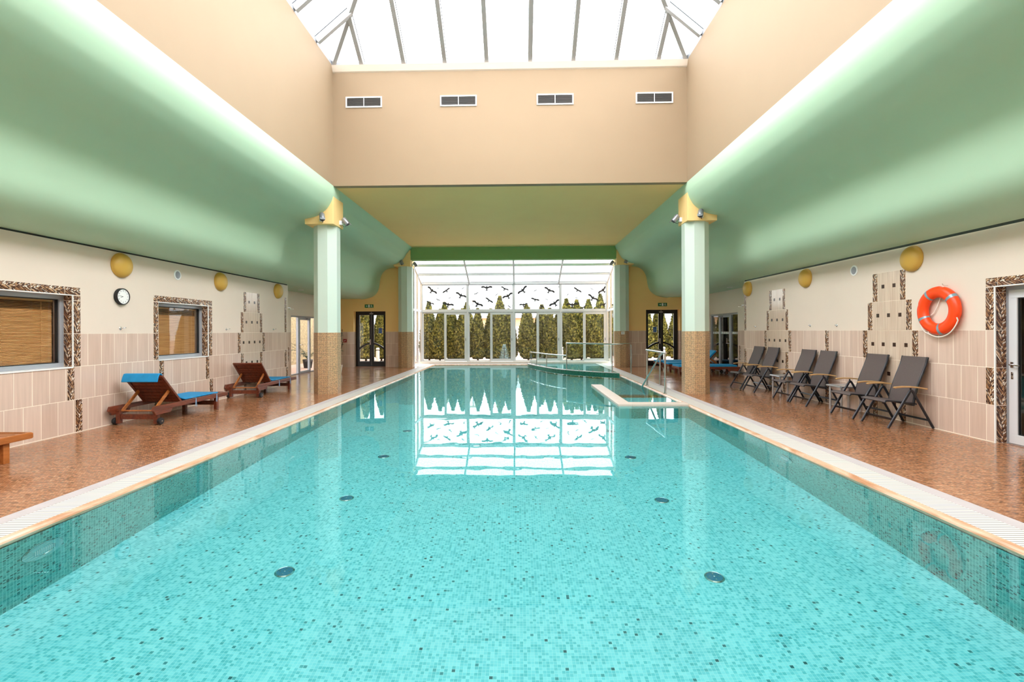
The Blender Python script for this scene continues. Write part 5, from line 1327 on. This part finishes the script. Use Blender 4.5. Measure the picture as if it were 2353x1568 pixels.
# small blue spruce
t = thing('blue_spruce', 'small blue-grey spruce in front of the garden conifers', 'tree', (-0.72, 24.5, -0.1))
rnd = random.Random(3); mb = MB()
for k in range(1300):
    z = 0.05 + 0.85 * rnd.random() ** 1.2; a = rnd.random() * 6.28; r_ = 0.34 * (1 - z / 0.95) * rnd.uniform(0.3, 1.0)
    c = Vector((r_ * math.cos(a), r_ * math.sin(a), z)); dv = Vector((math.cos(a), math.sin(a), rnd.uniform(-0.1, 0.6))).normalized(); sv = dv.cross(Vector((0, 0, 1))).normalized()
    mb.quad([c, c + dv * 0.04 + sv * 0.012, c + dv * 0.09, c + dv * 0.04 - sv * 0.012])
mb.build('needles', M['spruce'], t); mb = MB(); mb.tube([(0, 0, 0), (0, 0, 0.7)], 0.02, 8); mb.build('trunk', M['trunk'], t)

mb = MB(); mb.box(-60, 60, YG + 0.12, 90, -0.25, -0.1); mb.box(-60, 60, -40, YB - 0.2, -0.25, -0.1); mb.box(-30, FL - 0.25, YB, YG + 0.12, -0.25, -0.1); mb.box(FL - 0.25, GB[0] - 0.06, YE + 0.42, YG + 0.12, -0.25, -0.1); mb.box(GB[-1] + 0.06, 30, YE + 0.42, YG + 0.12, -0.25, -0.1)
struct(mb.build('ground', M['terracotta']), 'pinkish paved garden ground outside the glass', 'ground')
b0 = thing('bollard_light', 'white bollard light outside the glass front by the balustrade', 'garden light', (2.16, 24.5, -0.1), 0, 'white garden bollard lights')
mb = MB(); mb.lathe([(0.085, 0), (0.085, 0.62), (0.07, 0.63), (0.07, 0.66)], 20); mb.build('body', M['white'], b0, smooth=True)
mb = MB(); mb.lathe([(0.066, 0.65), (0.066, 0.71)], 20); mb.build('lens', M['gasket'], b0)
mb = MB(); mb.lathe([(0.085, 0.70), (0.085, 0.76), (0.05, 0.79)], 20); mb.build('cap', M['white'], b0, smooth=True)
dup(b0, (-6.95, 23.8, -0.1), 0, 'white bollard light seen through the black door beside the plant')
dup(b0, (7.05, 23.8, -0.1), 0, 'white bollard light seen through the black door behind the handrail')
t = thing('street_lamp', 'tall lamp post with flat white disc head beyond the garden', 'street lamp', (-3.1, 33.0, -0.1))
mb = MB(); mb.tube([(0, 0, 0), (0, 0, 3.55)], 0.05, 12); mb.build('pole', M['grey_alu'], t, smooth=True)
mb = MB(); mb.lathe([(0.06, 3.5), (0.05, 3.62), (0.42, 3.66), (0.40, 3.72), (0.1, 3.85)], 28); mb.build('lamp_head', M['alu'], t, smooth=True)
hb = thing('house', 'peach house with grey roof behind the garden conifers', 'house', (0.5, 44, -0.1))
mb = MB(); mb.box(-5.0, 6.5, 0, 8, 0, 2.75); mb.build('wall', M['housewall'], hb)
mb = MB(); mb.prism([(-0.5, 2.75), (4, 4.2), (8.5, 2.75)], (-5.4, 0, 0), (0, 1, 0), (0, 0, 1), (12.3, 0, 0)); mb.build('roof', M['roofgrey'], hb)
for x in (-3.4, -0.5, 2.6, 5.0):
    mb = MB(); mb.box(x - 0.5, x + 0.5, -0.03, 0.0, 0.9, 2.0); mb.build('window', M['white'], hb)

# ------------------------------------------------------------------ camera
cam = bpy.data.cameras.new('camera'); co = bpy.data.objects.new('camera', cam); COL.objects.link(co); SC.camera = co
yaw, roll = -0.0236, -0.0040
fw = Vector((math.sin(yaw), math.cos(yaw), 0)); rt = Vector((math.cos(yaw), -math.sin(yaw), 0)); up = Vector((0, 0, 1))
r2_ = rt * math.cos(roll) + up * math.sin(roll); u2_ = up * math.cos(roll) - rt * math.sin(roll)
co.matrix_world = Matrix(((r2_.x, u2_.x, -fw.x, 0), (r2_.y, u2_.y, -fw.y, 0), (r2_.z, u2_.z, -fw.z, 1.5004), (0, 0, 0, 1)))
cam.sensor_width = 36.0; cam.lens = 1115.27 / 2353 * 36.0
cam.shift_x = (1176.5 - 1165.18) / 2353; cam.shift_y = (760.74 - 784.0) / 2353
cam.clip_start = 0.05; cam.clip_end = 300

# ------------------------------------------------------------------ daylight
wd = bpy.data.worlds.new('overcast_sky'); SC.world = wd; wd.use_nodes = True
bg = wd.node_tree.nodes['Background']; bg.inputs[0].default_value = (0.965, 0.985, 1.0, 1)
# hazy bright sky : brighter low down than at the zenith
wt = wd.node_tree; tc = wt.nodes.new('ShaderNodeTexCoord'); sx = wt.nodes.new('ShaderNodeSeparateXYZ')
wt.links.new(tc.outputs['Generated'], sx.inputs[0])
mr = wt.nodes.new('ShaderNodeMapRange'); mr.interpolation_type = 'SMOOTHSTEP'; mr.inputs[1].default_value = 0.45; mr.inputs[2].default_value = 0.9; mr.inputs[3].default_value = 9.5; mr.inputs[4].default_value = 4.0
m2 = wt.nodes.new('ShaderNodeMapRange'); m2.inputs[1].default_value = 0.0; m2.inputs[2].default_value = 0.4; m2.inputs[3].default_value = 0.5; m2.inputs[4].default_value = 1.0
wt.links.new(sx.outputs[2], mr.inputs[0]); wt.links.new(sx.outputs[2], m2.inputs[0])
mm = wt.nodes.new('ShaderNodeMath'); mm.operation = 'MULTIPLY'; wt.links.new(mr.outputs[0], mm.inputs[0]); wt.links.new(m2.outputs[0], mm.inputs[1])
wt.links.new(mm.outputs[0], bg.inputs[1])

SC.view_settings.view_transform = 'Standard'; SC.view_settings.look = 'None'; SC.view_settings.gamma = 1.0
SC.view_settings.use_curve_mapping = False
SC.view_settings.exposure = 0.57
cy = SC.cycles
cy.use_denoising = True; cy.adaptive_threshold = 0.02
cy.max_bounces = 9; cy.diffuse_bounces = 5; cy.glossy_bounces = 4; cy.transmission_bounces = 8; cy.transparent_max_bounces = 16
cy.sample_clamp_indirect = 12.0
